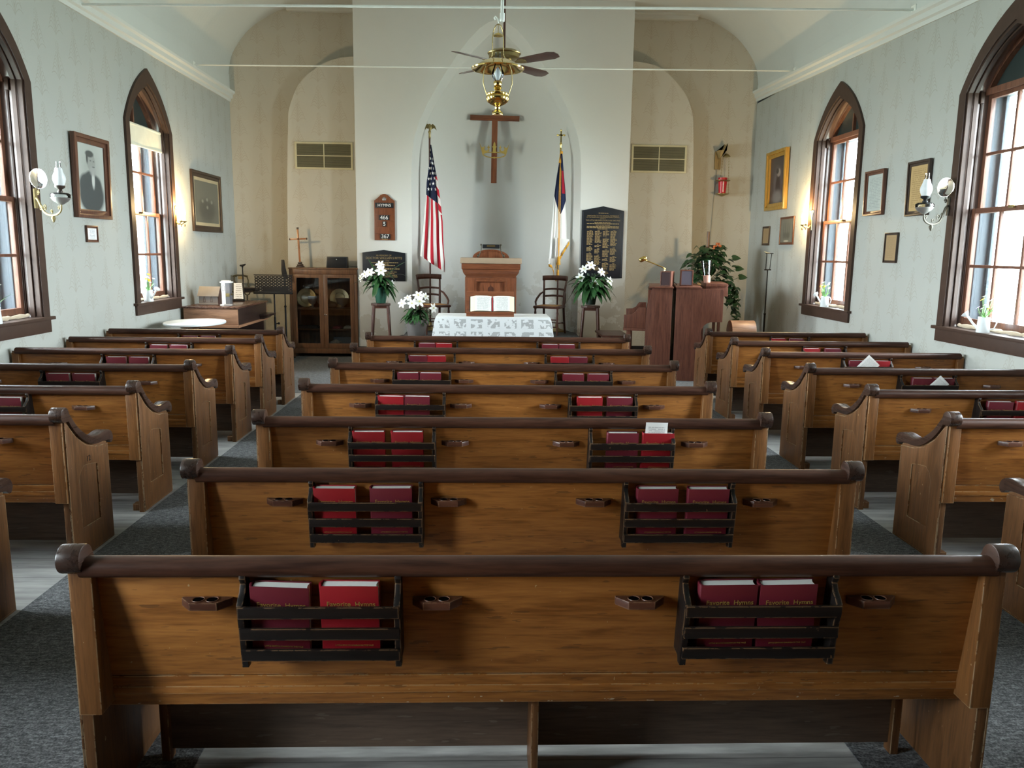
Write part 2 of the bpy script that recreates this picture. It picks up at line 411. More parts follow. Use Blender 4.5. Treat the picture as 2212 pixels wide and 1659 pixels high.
def portrait_mat(name, bg, fg, mode):
    N = NT(name, bg, .3)
    U = N.xyz(N.uv()); x = U[0]; y = U[1]
    def ell(cx, cy, rx, ry, soft=.12):
        dx = N.M('DIVIDE', N.M('SUBTRACT', x, cx), rx); dy = N.M('DIVIDE', N.M('SUBTRACT', y, cy), ry)
        d = N.M('SQRT', N.M('ADD', N.M('MULTIPLY', dx, dx), N.M('MULTIPLY', dy, dy)))
        mr = N.n('ShaderNodeMapRange'); N.lk(d, mr.inputs[0]); mr.inputs[1].default_value = 1 - soft; mr.inputs[2].default_value = 1 + soft; mr.inputs[3].default_value = 1; mr.inputs[4].default_value = 0
        return mr.outputs[0]
    col = N.mix(N.M('MULTIPLY', N.noise(N.uv(), 3, 4), .4), bg, tuple(q * .8 for q in bg))
    if mode == 'man':
        col = N.mix(N.M('MULTIPLY', ell(.5, .62, .42, .34, .5), .45), col, tuple(q * .45 for q in bg))
        for e in ((.5, .22, .46, .27, .12), (.30, .38, .24, .17, .15), (.64, .38, .24, .16, .15), (.48, .50, .2, .1, .2)): col = N.mix(ell(*e), col, fg)
        col = N.mix(ell(.575, .47, .055, .13, .3), col, (.52, .55, .53))
        col = N.mix(ell(.52, .73, .155, .135, .08), col, (.30, .315, .295))
        col = N.mix(N.M('MULTIPLY', ell(.58, .60, .12, .075, .3), .85), col, (.33, .345, .33))
        col = N.mix(ell(.47, .855, .15, .05, .2), col, (.07, .08, .08)); col = N.mix(ell(.375, .79, .035, .085, .3), col, (.07, .08, .08))
        for e in ((.50, .755, .028, .011, .4), (.615, .75, .028, .011, .4), (.60, .665, .05, .010, .4)): col = N.mix(N.M('MULTIPLY', ell(*e), .8), col, (.10, .11, .11))
        col = N.mix(N.M('MULTIPLY', ell(.585, .705, .022, .03, .5), .5), col, (.27, .28, .27))
    elif mode == 'veil':
        col = N.mix(ell(.52, .42, .27, .36, .25), col, tuple(min(1, q * 2.1) for q in bg))
        col = N.mix(ell(.55, .36, .17, .30, .25), col, fg)
        col = N.mix(ell(.57, .66, .12, .085, .2), col, (.30, .24, .21)); col = N.mix(ell(.48, .70, .09, .06, .25), col, fg)
        col = N.mix(ell(.52, .14, .30, .14, .35), col, (.20, .175, .165))
    elif mode == 'group':
        for cx, cy, r in ((.3, .35, .16), (.5, .42, .14), (.7, .36, .15), (.42, .25, .2), (.62, .22, .16)): col = N.mix(N.M('MULTIPLY', ell(cx, cy, r, r * 1.3, .4), .7), col, fg)
        for cx, cy in ((.3, .52), (.5, .57), (.7, .52), (.5, .38)): col = N.mix(N.M('MULTIPLY', ell(cx, cy, .04, .04, .4), .7), col, tuple(min(1, q * 2.2) for q in bg))
    elif mode == 'hall':
        for cx in (.25, .4, .6, .75): col = N.mix(N.M('MULTIPLY', ell(cx, .62, .035, .3, .3), .6), col, fg)
        for cx in (.3, .45, .6, .7): col = N.mix(N.M('MULTIPLY', ell(cx, .3, .09, .13, .4), .6), col, tuple(q * .7 for q in fg))
        col = N.mix(N.M('MULTIPLY', ell(.5, .06, .2, .04, .2), .8), col, (.5, .47, .38))
    N.set('Base Color', col); return N.m
m_pic_man = portrait_mat('portrait_print', (.50, .535, .50), (.055, .068, .072), 'man')
m_pic_veil = portrait_mat('veiled_figure_print', (.060, .050, .052), (.035, .028, .03), 'veil')
m_pic_group = portrait_mat('engraving_print', (.135, .135, .11), (.07, .07, .06), 'group')
m_pic_hall = portrait_mat('hall_photograph', (.15, .15, .125), (.07, .07, .06), 'hall')
def flag_mat():
    N = NT('striped_flag_cloth', (.8, .8, .8), .75, 0, .2)
    U = N.xyz(N.uv()); u = U[0]; v = U[1]
    s = N.M('FRACT', N.M('ADD', N.M('MULTIPLY', u, 3.6), N.M('MULTIPLY', v, -.55)))
    red = N.M('LESS_THAN', s, .5)
    hs = N.M('LESS_THAN', N.M('FRACT', N.M('ADD', N.M('MULTIPLY', v, 9.5), N.M('MULTIPLY', u, -1.2))), .5)
    side = N.M('MULTIPLY', N.M('GREATER_THAN', u, .80), N.M('MULTIPLY', N.M('LESS_THAN', v, .50), N.M('GREATER_THAN', v, .25)))
    r = N.M('ADD', N.M('MULTIPLY', hs, side), N.M('MULTIPLY', red, N.M('SUBTRACT', 1, side)))
    col = N.mix(r, (.78, .77, .76), (.46, .018, .035))
    blue = N.M('MULTIPLY', N.M('LESS_THAN', N.M('SUBTRACT', v, N.M('MULTIPLY', u, .06)), .375), N.M('SUBTRACT', 1, side))
    N.set('Base Color', N.mix(blue, col, (.012, .018, .05))); return N.m
m_usflag = flag_mat()
def flag2_mat():
    N = NT('white_banner_cloth', (.8, .8, .8), .75, 0, .2)
    U = N.xyz(N.uv()); u = U[0]; v = U[1]
    tri = N.M('ABSOLUTE', N.M('SUBTRACT', u, .55))
    blue = N.M('LESS_THAN', v, N.M('SUBTRACT', .485, N.M('MULTIPLY', tri, .26)))
    rd = N.M('MULTIPLY', N.M('LESS_THAN', N.M('ABSOLUTE', N.M('SUBTRACT', u, .80)), .15), N.M('MULTIPLY', N.M('GREATER_THAN', v, .14), N.M('LESS_THAN', v, .32)))
    col = N.mix(blue, (.80, .80, .79), (.012, .018, .055)); N.set('Base Color', N.mix(rd, col, (.33, .012, .03))); return N.m
m_banner = flag2_mat()
# ------------------------------------------------------------------ room shell
XL, XR, YB, YN, TOP = -4.2, 4.2, 13.1, -2.2, 4.5
WIN_L = [(9.93, .665, 3.09, 3.755), (6.75, .665, 3.09, 3.755), (3.55, .665, 3.09, 3.755), (.35, .665, 3.09, 3.755)]
WIN_R = [(9.97, .690, 3.16, 3.785), (6.72, .690, 3.14, 3.78), (3.47, .690, 3.12, 3.77)]
SILL = 1.03
def gothic(hw, zs, za, n=12):
    """points of a pointed arch from +hw to -hw, relative to its centre line"""
    H = za - zs; L = math.hypot(hw, H)          # two shallow arcs meeting in a point, with a slight break at the spring
    right = [(hw * (1 - i / n) + .085 * L * 4 * (i / n) * (1 - i / n) * H / L, zs + H * i / n + .085 * L * 4 * (i / n) * (1 - i / n) * hw / L) for i in range(n + 1)]
    return right + [(-u, z) for (u, z) in right[::-1][1:]]
def open_dims(w): return w[0], w[1] - .10, w[2], w[3] - .17
def side_wall(name, x, wins, s):
    b = MB(); ys = YN
    def q(y0, y1, z0, z1, z0b=None, z1b=None):
        b.quad((x, y0, z0), (x, y1, z0 if z0b is None else z0b), (x, y1, z1 if z1b is None else z1b), (x, y0, z1))
    for w in sorted(wins):
        c, hw, zs, za = open_dims(w)
        q(ys, c - hw, 0, TOP); q(c - hw, c + hw, 0, SILL)
        P = gothic(hw, zs, za)[::-1]
        for (a, za_), (d, zb_) in zip(P, P[1:]): q(c + a, c + d, za_, TOP, zb_, TOP)
        ys = c + hw
    q(ys, YB, 0, TOP)
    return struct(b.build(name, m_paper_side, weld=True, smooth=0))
side_wall('wall_left', XL, WIN_L, -1); side_wall('wall_right', XR, WIN_R, 1)
# outer skin of the building, so daylight only enters at the windows
def outer_wall(name, x, wins):
    b = MB(); ys = YN - .1
    for w in sorted(wins):
        c, hw, zs, za = open_dims(w); hw += .03
        b.quad((x, ys, -.1), (x, c - hw, -.1), (x, c - hw, 5.6), (x, ys, 5.6)); b.quad((x, c - hw, -.1), (x, c + hw, -.1), (x, c + hw, SILL - .02), (x, c - hw, SILL - .02))
        b.quad((x, c - hw, zs - .02), (x, c + hw, zs - .02), (x, c + hw, 5.6), (x, c - hw, 5.6)); ys = c + hw
    b.quad((x, ys, -.1), (x, YB + .5, -.1), (x, YB + .5, 5.6), (x, ys, 5.6))
    return struct(b.build(name, m_slate, smooth=0))
outer_wall('wall_outside_left', XL - .33, WIN_L); outer_wall('wall_outside_right', XR + .33, WIN_R)

struct(MB().box(XL - .3, XR + .3, YN - .1, 14.2, -.08, 0).build('floor', m_floor, smooth=0))
prof = [(4.2, 4.30), (4.185, 4.45), (4.12, 4.68), (3.92, 4.96), (3.69, 5.15), (3.32, 5.335), (2.9, 5.385)]
def smooth_prof(p, k=4):
    out = []
    for i in range(len(p) - 1):
        P0 = Vector((*p[max(0, i - 1)], 0)); P1 = Vector((*p[i], 0)); P2 = Vector((*p[i + 1], 0)); P3 = Vector((*p[min(len(p) - 1, i + 2)], 0))
        for j in range(k):
            t = j / k; q = .5 * ((2 * P1) + (P2 - P0) * t + (2 * P0 - 5 * P1 + 4 * P2 - P3) * t * t + (3 * P1 - P0 - 3 * P2 + P3) * t ** 3); out.append((q.x, q.y))
    return out + [p[-1]]
sp = smooth_prof(prof)
cv = [(XL, 4.08)] + [(-x, z) for x, z in sp] + sp[::-1] + [(XR, 4.08)]
b = MB(); b.grid(lambda u, v: (cv[round(u * (len(cv) - 1))][0], YN + (YB + .02 - YN) * v, cv[round(u * (len(cv) - 1))][1]), len(cv) - 1, 8)
struct(b.build('ceiling', m_ceiling, smooth=50, fix=False))
struct(MB().box(XL - .4, XR + .4, YN - .2, YB + 1.4, 5.5, 5.6).build('ceiling_outer', m_slate, smooth=0))
b = MB(); b.prism([(XL, 0), (XR, 0)] + [(x, z) for x, z in cv[::-1]], 'y', YN - .05, YN); struct(b.build('wall_rear', m_trim, smooth=0))  # unseen wall, coloured dark to cut the light coming from behind
for i, x in enumerate((-.85, .05)):
    d = MB().box(x, x + .8, YN, YN + .05, 0, 2.1).build('door_%d' % (i + 1), m_trim, bevel=.004); struct(d)
    MB().box(x + .1, x + .7, YN + .05, YN + .062, .25, .95).box(x + .1, x + .7, YN + .05, YN + .062, 1.1, 1.95).build('door_panel', m_trim, d, bevel=.005)
# altar end: two papered flanks, arched breast, white plaster bay with the pointed niche
b = MB()
for s in (-1, 1):
    xs = [2.0, 2.4, 2.9] + [x for x, z in sp[::-1][1:]]
    P = [(s * 2.0, 0), (s * 4.2, 0), (s * 4.2, 4.1)] + [(s * x, z) for x, z in sp] + [(s * 2.0, 5.385)]
    b.prism(P, 'y', YB, YB + .06)
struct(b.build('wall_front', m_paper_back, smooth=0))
prL = [(3.315, 1.2), (3.285, 2.6), (3.24, 3.60), (3.215, 3.82), (3.09, 4.13), (2.91, 4.335), (2.66, 4.50), (2.40, 4.585), (2.05, 4.615)]
b = MB()
b.prism([(-3.31, 0)] + [(-x, z) for x, z in smooth_prof(prL, 3)] + [(-2.0, 4.615), (-2.0, 0)], 'y', 12.85, YB)
prR = [(3.20, 1.2), (3.16, 2.6), (3.12, 3.62), (3.06, 3.96), (2.90, 4.24), (2.60, 4.51), (2.35, 4.60), (1.98, 4.64)]
b.prism([(3.2, 0)] + [(x, z) for x, z in smooth_prof(prR, 3)] + [(1.95, 4.64), (1.95, 0)], 'y', 12.85, YB)
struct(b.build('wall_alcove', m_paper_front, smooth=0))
YC = 12.45; NX = .005
nz = [(0, 1.305), (2.45, 1.305), (2.9, 1.302), (3.18, 1.285), (3.4, 1.245), (3.6, 1.18), (3.85, 1.06), (4.1, .915), (4.35, .755), (4.6, .585), (4.8, .425), (4.95, .275), (5.04, .14), (5.085, .0)]
b = MB(); bx0, bx1 = -2.145, 2.05
PL = [(NX - w, z) for z, w in nz]; PR = [(NX + w, z) for z, w in nz]
def strip(A, B, ya, yb):
    for (p0, p1), (q0, q1) in zip(zip(A, A[1:]), zip(B, B[1:])): b.quad((p0[0], ya, p0[1]), (p1[0], ya, p1[1]), (q1[0], yb, q1[1]), (q0[0], yb, q0[1]))
b._f([b.bm.verts.new((x, YC, z)) for x, z in [(bx0, 0), (bx0, 5.42), (bx1, 5.42), (bx1, 0)] + PR + PL[::-1][1:]])
for x in (bx0, bx1): b.quad((x, YC, 0), (x, YB, 0), (x, YB, 5.42), (x, YC, 5.42))
n2 = [(z * (1 - .024 * (z > 3.5) * (z - 3.5) / 1.6), max(0, w - .095 * min(1, w / .3))) for z, w in nz]
QL = [(NX - w, z) for z, w in n2]; QR = [(NX + w, z) for z, w in n2]
strip(PL, QL, YC, YC + .13); strip(QR, PR, YC + .13, YC)
NA = 24; W0 = n2[0][1]
def apse(z, w, k):
    a = PI * k / NA; D = .82 * (w / W0) ** .55 if w > 0 else 0
    return (NX - w * cos(a), YC + .13 + D * sin(a), z)
rows = [[apse(z, w, k) for k in range(NA + 1)] for z, w in n2]
for r0, r1 in zip(rows, rows[1:]):
    for k in range(NA): b.quad(r0[k], r0[k + 1], r1[k + 1], r1[k])
struct(b.build('wall_chancel', m_plaster, weld=True, smooth=14))
b = MB()
for s, x0, x1 in ((-1, -3.25, bx0), (1, bx1, 3.15)):
    b.box(x0, x1, YB - .10, YB, 5.30, 5.39); b.box(x0 - .03 * (s < 0), x1 + .03 * (s > 0), YB - .16, YB, 5.355, 5.39)
struct(b.build('trim_1', m_cornice, bevel=.006))
# cornices: the one on the window side opposite the altar lamp runs slightly out of level, as old walls do
def cornice(name, x, s, z0, z1):
    b = MB(); pr = [(0, -.02), (.018, -.02), (.022, .02), (.05, .035), (.055, .085), (.085, .105), (.09, .135), (.0, .15)]
    V = []
    for y, z in ((YN, z0), (7.0, z0), (YB, z1)): V.append([b.bm.verts.new((x - s * d, y, z + h)) for d, h in pr])
    for A, B in zip(V, V[1:]):
        for k in range(len(pr)): b._f([A[k], A[(k + 1) % len(pr)], B[(k + 1) % len(pr)], B[k]])
    b.quad((x, YN, z0 + .13), (x, 7.0, z0 + .13), (x, 7.0, 4.5), (x, YN, 4.5)) if 0 else None
    return struct(b.build(name, m_cornice, smooth=30))
cornice('trim_2', XL, -1, 3.965, 3.965); cornice('trim_3', XR, 1, 3.93, 4.13)
# plaster band between cornice and cove
b = MB()
for x, z0, z1 in ((XL + .012, 4.08, 4.08), (XR - .012, 4.04, 4.24)):
    b.quad((x, YN, z0), (x, 7, z0), (x, 7, 4.36), (x, YN, 4.36)); b.quad((x, 7, z0), (x, YB, z1), (x, YB, 4.36), (x, 7, 4.36))
struct(b.build('trim_4', m_ceiling, smooth=0))
b = MB()
b.box(XL, XL + .02, YN, YB, 0, .16); struct(b.build('baseboard_left', m_trim, bevel=.004))
struct(MB().box(XR - .02, XR, YN, YB, 0, .16).build('baseboard_right', m_trim, bevel=.004))
struct(MB().box(bx0 - .02, -1.32, YC - .02, YC, 0, .17).box(bx0 - .02, bx0, YC, 12.85, 0, .17).box(-3.33, bx0 - .02, 12.83, 12.85, 0, .17).box(1.33, bx1 + .02, YC - .02, YC, 0, .17).box(bx1, bx1 + .02, YC, 12.85, 0, .17).box(bx1 + .02, 3.2, 12.83, 12.85, 0, .17).build('baseboard_front', m_iron, bevel=.004))

# carpets
solo(MB().box(-2.30, -1.10, -1.9, 9.2, 0, .003).build('aisle_carpet', m_carpet), 'grey woven carpet runner along the aisle on the portrait side', 'carpet', 'aisle carpets')
solo(MB().box(1.10, 2.34, -1.9, 9.2, 0, .003).build('aisle_carpet', m_carpet), 'grey woven carpet runner along the aisle on the organ side', 'carpet', 'aisle carpets')
solo(MB().box(-4.17, 4.17, 9.2, 12.42, 0, .003).build('chancel_carpet', m_carpet), 'grey carpet on the open floor in front of the altar', 'carpet')
# altar platform
p = thing('altar_platform', 'low grey carpeted platform filling the pointed niche under pulpit and chairs', 'platform', (0, 0, 0))
pts = [(-1.38, 11.35), (1.27, 11.35), (1.27, 12.44)] + [(NX - .995 * n2[0][1] * cos(PI - PI * k / NA) , YC + .13 + .81 * sin(PI * k / NA)) for k in range(NA + 1)] + [(-1.22, 12.44), (-1.38, 12.44)]
MB().prism(pts, 'z', .39, .42).build('platform_top', m_carpet, p)
MB().box(-1.36, 1.25, 11.38, 12.4, 0, .39).build('platform_base', m_carpet, p)

# ------------------------------------------------------------------ windows
def window(name, x, s, w, blind=False):
    c, H, zs, za = w; o, hw, _, zo = open_dims(w)
    root = struct(put(name, None)); root.location = (x, c, 0); root.rotation_euler = (0, 0, PI / 2 if s < 0 else -PI / 2)
    # local frame: X along the wall, +Y outward is away from the room
    A = gothic(H, zs, za); B = gothic(hw, zs, zo)
    out = [(H, SILL)] + A + [(-H, SILL)]; inn = [(hw, SILL)] + B + [(-hw, SILL)]
    b = MB(); b.ring(out, inn, 'y', -.028, 0, closed=False); b.build('casing', m_trim, root, smooth=30)
    B2 = gothic(hw - .018, zs, zo - .03); inn2 = [(hw - .018, SILL)] + B2 + [(-hw + .018, SILL)]
    b = MB(); b.ring(inn, inn2, 'y', -.012, .03, closed=False); B3 = gothic(hw - .03, zs, zo - .05); inn3 = [(hw - .03, SILL)] + B3 + [(-hw + .03, SILL)]
    b.ring(inn2, inn3, 'y', .04, .075, closed=False); b.build('bead', m_trim, root, smooth=30)
    # deep wooden reveal
    b = MB(); b.ring([(u + .012 * (1 if u > 0 else -1), z) for u, z in inn], inn, 'y', 0, .20, closed=False); b.build('reveal', m_reveal, root, smooth=30)
    MB().box(-H - .045, H + .045, -.055, .21, SILL - .03, SILL).build('stool', m_trim, root, bevel=.006)
    MB().box(-H - .01, H + .01, -.028, -.001, SILL - .145, SILL - .03).build('apron', m_trim, root, bevel=.004)
    hz = SILL; zm = (SILL + zs) / 2 + .015; g = hw - .012
    def sash(nm, z0, z1, y, rail):
        t = .04
        b = MB(); b.box(-g, -g + .05, y, y + t, z0, z1); b.box(g - .05, g, y, y + t, z0, z1); b.box(-g + .05, g - .05, y, y + t, z0, z0 + rail); b.box(-g + .05, g - .05, y, y + t, z1 - .045, z1)
        f = b.build(nm, m_sash, root, bevel=.004)
        b = MB(); zmid = (z0 + rail + z1 - .045) / 2
        for u in (-1, 1): b.box(u * (g - .05) / 3 - .013, u * (g - .05) / 3 + .013, y + .006, y + t - .006, z0 + rail, z1 - .045)
        b.box(-g + .05, g - .05, y + .007, y + t - .007, zmid - .013, zmid + .013); b.build('muntin', m_sash, f, bevel=.003)
        MB().box(-g + .05, g - .05, y + .018, y + .021, z0 + rail, z1 - .045).build('pane', m_glass, f, smooth=0)
    sash('lower_sash', SILL + .012, zm + .02, .135, .075); sash('upper_sash', zm - .025, zs - .01, .178, .045)
    MB().box(-.035, .035, .11, .135, zm + .0, zm + .022).build('sash_lock', m_brass_dk, root, bevel=.003)
    # closed pointed head: dark boards behind a wooden tracery
    T = gothic(hw - .008, zs, zo - .01)
    b = MB(); b.prism(T, 'y', .20, .215); b.build('arch_shutter', m_greenglass, root, smooth=0)
    b = MB(); b.box(-hw, hw, .145, .20, zs - .02, zs + .035); b.box(-.013, .013, .165, .20, zs, zo - .2); Rr = 1.25 * hw
    for u in (-1, 1):
        pts = [(u * (hw - .01 - 1.45 * hw * (1 - cos(a))), .182, zs + 1.42 * hw * sin(a)) for a in [i * .085 for i in range(9)]]
        b.tube(pts, .014, 6)
    b.ring(gothic(hw, zs, zo), gothic(hw - .035, zs, zo - .055), 'y', .15, .20, closed=False)
    b.build('tracery', m_sash, root, smooth=40)
    # parting strips and the outer box
    b = MB()
    for u in (-1, 1): b.box(u * hw - .012, u * hw + .012, .115, .132, SILL, zs); b.box(u * hw - .03, u * hw + .03, .10, .132, zs - .09, zs + .005)
    b.build('stop', m_trim, root, bevel=.003)
    b = MB(); Y0, Y1 = .222, .37
    for u in (-1, 1): b.box(u * (hw + .015) - .02, u * (hw + .015) + .02, Y0, Y1, SILL - .05, zs + .06)
    b.box(-hw - .035, hw + .035, Y0, Y1, zs - .03, zs + .06); b.box(-hw - .035, hw + .035, Y0, Y1 + .05, SILL - .06, SILL - .005)
    for u in (-1, 1): b.box(u * (hw - .025) - .03, u * (hw - .025) + .03, Y1 - .05, Y1 - .02, SILL, zs)
    b.build('storm_frame', m_slate, root, bevel=.004)
    return root
n = 0
for i, w in enumerate(WIN_L): n += 1; window('window_%d' % n, XL, -1, w)
for i, w in enumerate(WIN_R): n += 1; window('window_%d' % n, XR, 1, w)
# roller blind in the far window on the portrait side
t = thing('roller_blind', 'half drawn cream roller blind in the window beside the lit candle sconce', 'blind', (XL - .085, 9.93, 0), (0, 0, PI / 2))
MB().lathe([(0, -.545), (.022, -.545), (.022, .545), (0, .545)], (0, 0, 0), 14, Matrix.Translation((0, 0, 3.085)) @ Matrix.Rotation(PI / 2, 4, 'Y')).build('roller', m_blind, t)
MB().grid(lambda u, v: (-.53 + 1.06 * u, -.018 + .003 * sin(u * 9), 3.08 - .225 * v), 12, 4).build('cloth', m_blind, t)
MB().box(-.53, .53, -.026, -.012, 2.845, 2.862).build('bottom_bar', m_blind, t, bevel=.003)
for (x, s, w, lab) in ((XL, -1, WIN_L[0], 'under the roller blind'), (XL, -1, WIN_L[1], 'nearest the bearded portrait'), (XR, 1, WIN_R[0], 'beside the gilt framed picture'), (XR, 1, WIN_R[1], 'nearest the tan document')):
    b = MB(); P = []
    for i in range(25): P.append((x + s * (.088 + .006 * sin(i * 1.9)), w[0] - .52 + 1.04 * i / 24, SILL + .018 + .003 * sin(i * 2.7)))
    b.tube(P, [.018 + .004 * sin(i * 1.3) for i in range(25)], 8)
    solo(b.build('draft_stopper', m_beige), 'rolled beige cloth on the sill of the window ' + lab, 'cloth roll', 'cloth rolls on the window sills')
# tie rods
def rod(y, z0, z1, r, lab):
    t = thing('tie_rod', lab, 'tie rod', (0, y, 0), group='iron tie rods under the ceiling')
    MB().tube([(XL + .005, 0, z0), (XR - .005, 0, z1)], r, 8).build('bar', m_ironpipe, t)
    for x, z in ((XL, z0), (XR, z1)):
        sg = 1 if x < 0 else -1; MB().box(x + sg * .013 if sg > 0 else x - .02, x + .02 if sg > 0 else x - .013, -.045, .045, z - .045, z + .045).build('wall_plate', m_ironpipe, t)
rod(11.55, 4.155, 4.245, .010, 'thin white tie rod crossing the room in front of the niche, behind the fan')
rod(8.4, 4.02, 4.158, .013, 'thin white tie rod crossing high up, nearer than the ceiling fan')
# ------------------------------------------------------------------ pews
SL = .058 / .45
def pface(z): return .012 + SL * (.78 - z)      # rear face of the reclined back
def crom(p, k):
    out = []
    for i in range(len(p) - 1):
        P = [Vector((*p[max(0, min(len(p) - 1, q))], 0)) for q in (i - 1, i, i + 1, i + 2)]
        for j in range(k):
            t = j / k; q = .5 * ((2 * P[1]) + (P[2] - P[0]) * t + (2 * P[0] - 5 * P[1] + 4 * P[2] - P[3]) * t * t + (3 * P[1] - P[0] - 3 * P[2] + P[3]) * t ** 3); out.append((q.x, q.y))
    return out + [p[-1]]
drum = [(-.002 + .041 * cos(a), .814 + .041 * sin(a)) for a in [math.radians(248 - 13 * k) for k in range(18)]]
scroll_up = drum + crom([(.042, .812), (.060, .790), (.080, .766), (.105, .738), (.130, .716), (.160, .694), (.190, .674), (.225, .655), (.260, .643), (.300, .637), (.340, .638), (.372, .643), (.410, .645), (.445, .640), (.474, .625), (.490, .600), (.488, .575), (.472, .560), (.455, .564)], 3)
scroll_dn = crom([(.445, .576), (.400, .586), (.350, .589), (.300, .591), (.250, .602), (.200, .624), (.150, .653), (.105, .688), (.070, .722), (.045, .752), (.028, .776)], 2)
def end_mesh(): 
    P = [(0, 0), (0, .79), (.022, .785), (.045, .756), (.070, .722), (.105, .688), (.150, .653), (.200, .624), (.250, .602), (.300, .590), (.350, .588), (.400, .585), (.440, .574), (.446, .05), (.455, .045), (.458, 0)]
    return P
def panel_recess(b, x, s):
    # sunk pointed panel on the outer face: a thin frame of four strips round a field
    pass
def pew_parts(root, half, ends, racks, cups, seed, br=0):
    """ends: (left, right) - 'scroll' for an aisle end, 'wall' for a plain end board"""
    r2 = random.Random(seed)
    L = half
    # back: two planks with an open seam
    b = MB(); th = .02
    for z0, z1 in ((.325, .4255), (.4285, .765)):
        b.prism([(pface(z0), z0), (pface(z1), z1), (pface(z1) + th, z1), (pface(z0) + th, z0)], 'x', -L + .03, L - .03)
    b.build('backrest', m_panel, root, bevel=.003)
    b = MB(); P = crom([(.020, .762), (-.010, .7625), (-.021, .767), (-.028, .778), (-.029, .794), (-.022, .808), (-.006, .816), (.012, .817), (.028, .810), (.038, .795), (.038, .775)], 2)
    b.prism(P, 'x', -L + .035, L - .035); b.build('top_rail', m_rail, root, smooth=50)
    MB().prism([(.06, .365), (.06, .39), (.44, .39), (.462, .38), (.462, .368), (.45, .362)], 'x', -L + .03, L - .03).build('seat', m_panel, root, bevel=.003)
    MB().box(-L + (.13 if br else .03), L - (.13 if br else .03), .285, .305, .035, .362).build('kick_board', m_kick, root, bevel=.003)
    for s in (-1, 1) if br else (): MB().box(s * (L - .117) - .014, s * (L - .117) + .014, .265, .31, 0, .362).build('seat_bracket', m_end, root, bevel=.003)
    MB().box(-.03, -.008, .09, .285, 0, .36).build('center_support', m_end, root, bevel=.003)
    for s, kind in ((-1, ends[0]), (1, ends[1])):
        x0, x1 = (s * L - s * .032, s * L) if s > 0 else (s * L, s * L + .032)
        if kind == 'scroll':
            b = MB(); b.prism(end_mesh(), 'x', x0, x1)
            e = b.build('end_panel', m_end, root, bevel=.003)
            # raised frame round the sunk panel, on the outer face
            xo = s * (L + .007); xi = s * L
            a, d = min(xo, xi), max(xo, xi)
            out = [(.0, .012), (.0, .775), (.03, .755), (.105, .674), (.20, .610), (.30, .578), (.44, .562), (.444, .012)]
            inn = [(.105, .170), (.105, .44), (.125, .478), (.16, .503), (.20, .50), (.25, .492), (.307, .478), (.305, .165)]
            MB().ring(out, inn, 'x', a, d).build('panel_frame', m_end, e, bevel=.0015)
            b = MB(); w = .032
            xc = s * (L - .016)
            b.prism(scroll_up + scroll_dn, 'x', xc - w, xc + w)
            # drilled eye under the front scroll
            b.build('arm_cap', m_cap, e, bevel=.004, smooth=40)
            st0, st1 = (L - .065, L - .002) if s > 0 else (-L + .002, -L + .065)
            MB().prism([(-.014, .345), (-.014, .778), (.004, .785), (pface(.76) + .012, .76), (pface(.345) + .012, .345)], 'x', st0, st1).build('stile', m_stile, e, bevel=.003)
            xx = s * (L - .055); MB().box(xx - .03, xx + .03, .03, .09, 0, .045).build('foot', m_end, e, bevel=.004)
        else:
            b = MB(); b.prism([(0, 0), (0, .79), (.05, .76), (.30, .60), (.44, .58), (.45, 0)], 'x', x0, x1); e = b.build('end_panel', m_end, root, bevel=.003)
            st0, st1 = (L - .06, L - .002) if s > 0 else (-L + .002, -L + .06)
            MB().prism([(-.014, .345), (-.014, .775), (pface(.76) + .012, .76), (pface(.345) + .012, .345)], 'x', st0, st1).build('stile', m_stile, e, bevel=.003)
    for xc in racks:
        r = put('hymnal_rack', None, root, (xc, 0, 0)); h = .216
        bp = [(pface(.779), .779), (pface(.779) - .034, .779), (pface(.76) - .042, .762), (pface(.745) - .034, .745), (-.028, .725), (-.046, .712), (-.060, .697), (-.054, .660), (-.042, .600), (-.034, .527), (-.032, .522), (-.028, .498), (-.002, .496), (.002, .515), (pface(.51), .515)]
        for s in (-1, 1):
            MB().prism(bp, 'x', s * h - .009, s * h + .009).build('side_bracket', m_rack, r, bevel=.002)
        for z0, z1, y in ((.660, .696, -.062), (.592, .628, -.052), (.524, .560, -.042)):
            MB().prism([(y + .010, z0), (y + .006, z1), (y - .004, z1), (y, z0)], 'x', -h - .006, h + .006).build('slat', m_rack, r, bevel=.0015)
        MB().box(-h, h, -.03, pface(.53), .518, .528).build('rack_floor', m_rack, r)
    for xc in cups:
        b = MB(); w1, w2, d = .071, .038, .046
        y0 = pface(.69)
        # solid board; flat black discs stand for the shade inside two cup wells
        z0, z1 = .666, .690
        rows = []
        def hole(cx):
            return [(cx + .0135 * cos(2 * PI * k / 12), y0 - .021 + .0135 * sin(2 * PI * k / 12)) for k in range(12)]
        out = [(-w1, y0 - .001), (-w1, y0 - .010), (-w2, y0 - d), (w2, y0 - d), (w1, y0 - .010), (w1, y0 - .001)]
        b.prism(out, 'z', z0, z1)
        c = b.build('cup_holder', m_cup, root, (xc, 0, 0), bevel=.002)
        b = MB()
        for q in (-.0195, .0195): b.lathe([(.0178, .6905), (.0172, .6922), (.0158, .6918), (.0150, .6903)], (q, y0 - .023, 0), 18)
        b.build('cup_rim', m_cuprim, c, smooth=60)
        b = MB()
        for q in (-.0195, .0195): b.lathe([(0, .6906), (.0152, .6906)], (q, y0 - .023, 0), 18)
        b.build('well_shade_disc', m_well_shade, c, smooth=0)
YC_ROWS = [2.12, 3.037, 4.02, 5.035, 6.025, 7.027, 8.003]
XC_ROWS = [.02, .011, 0, 0, -.005, -.007, -.018]
ORD = ['nearest', 'second', 'third', 'fourth', 'fifth', 'sixth', 'seventh']
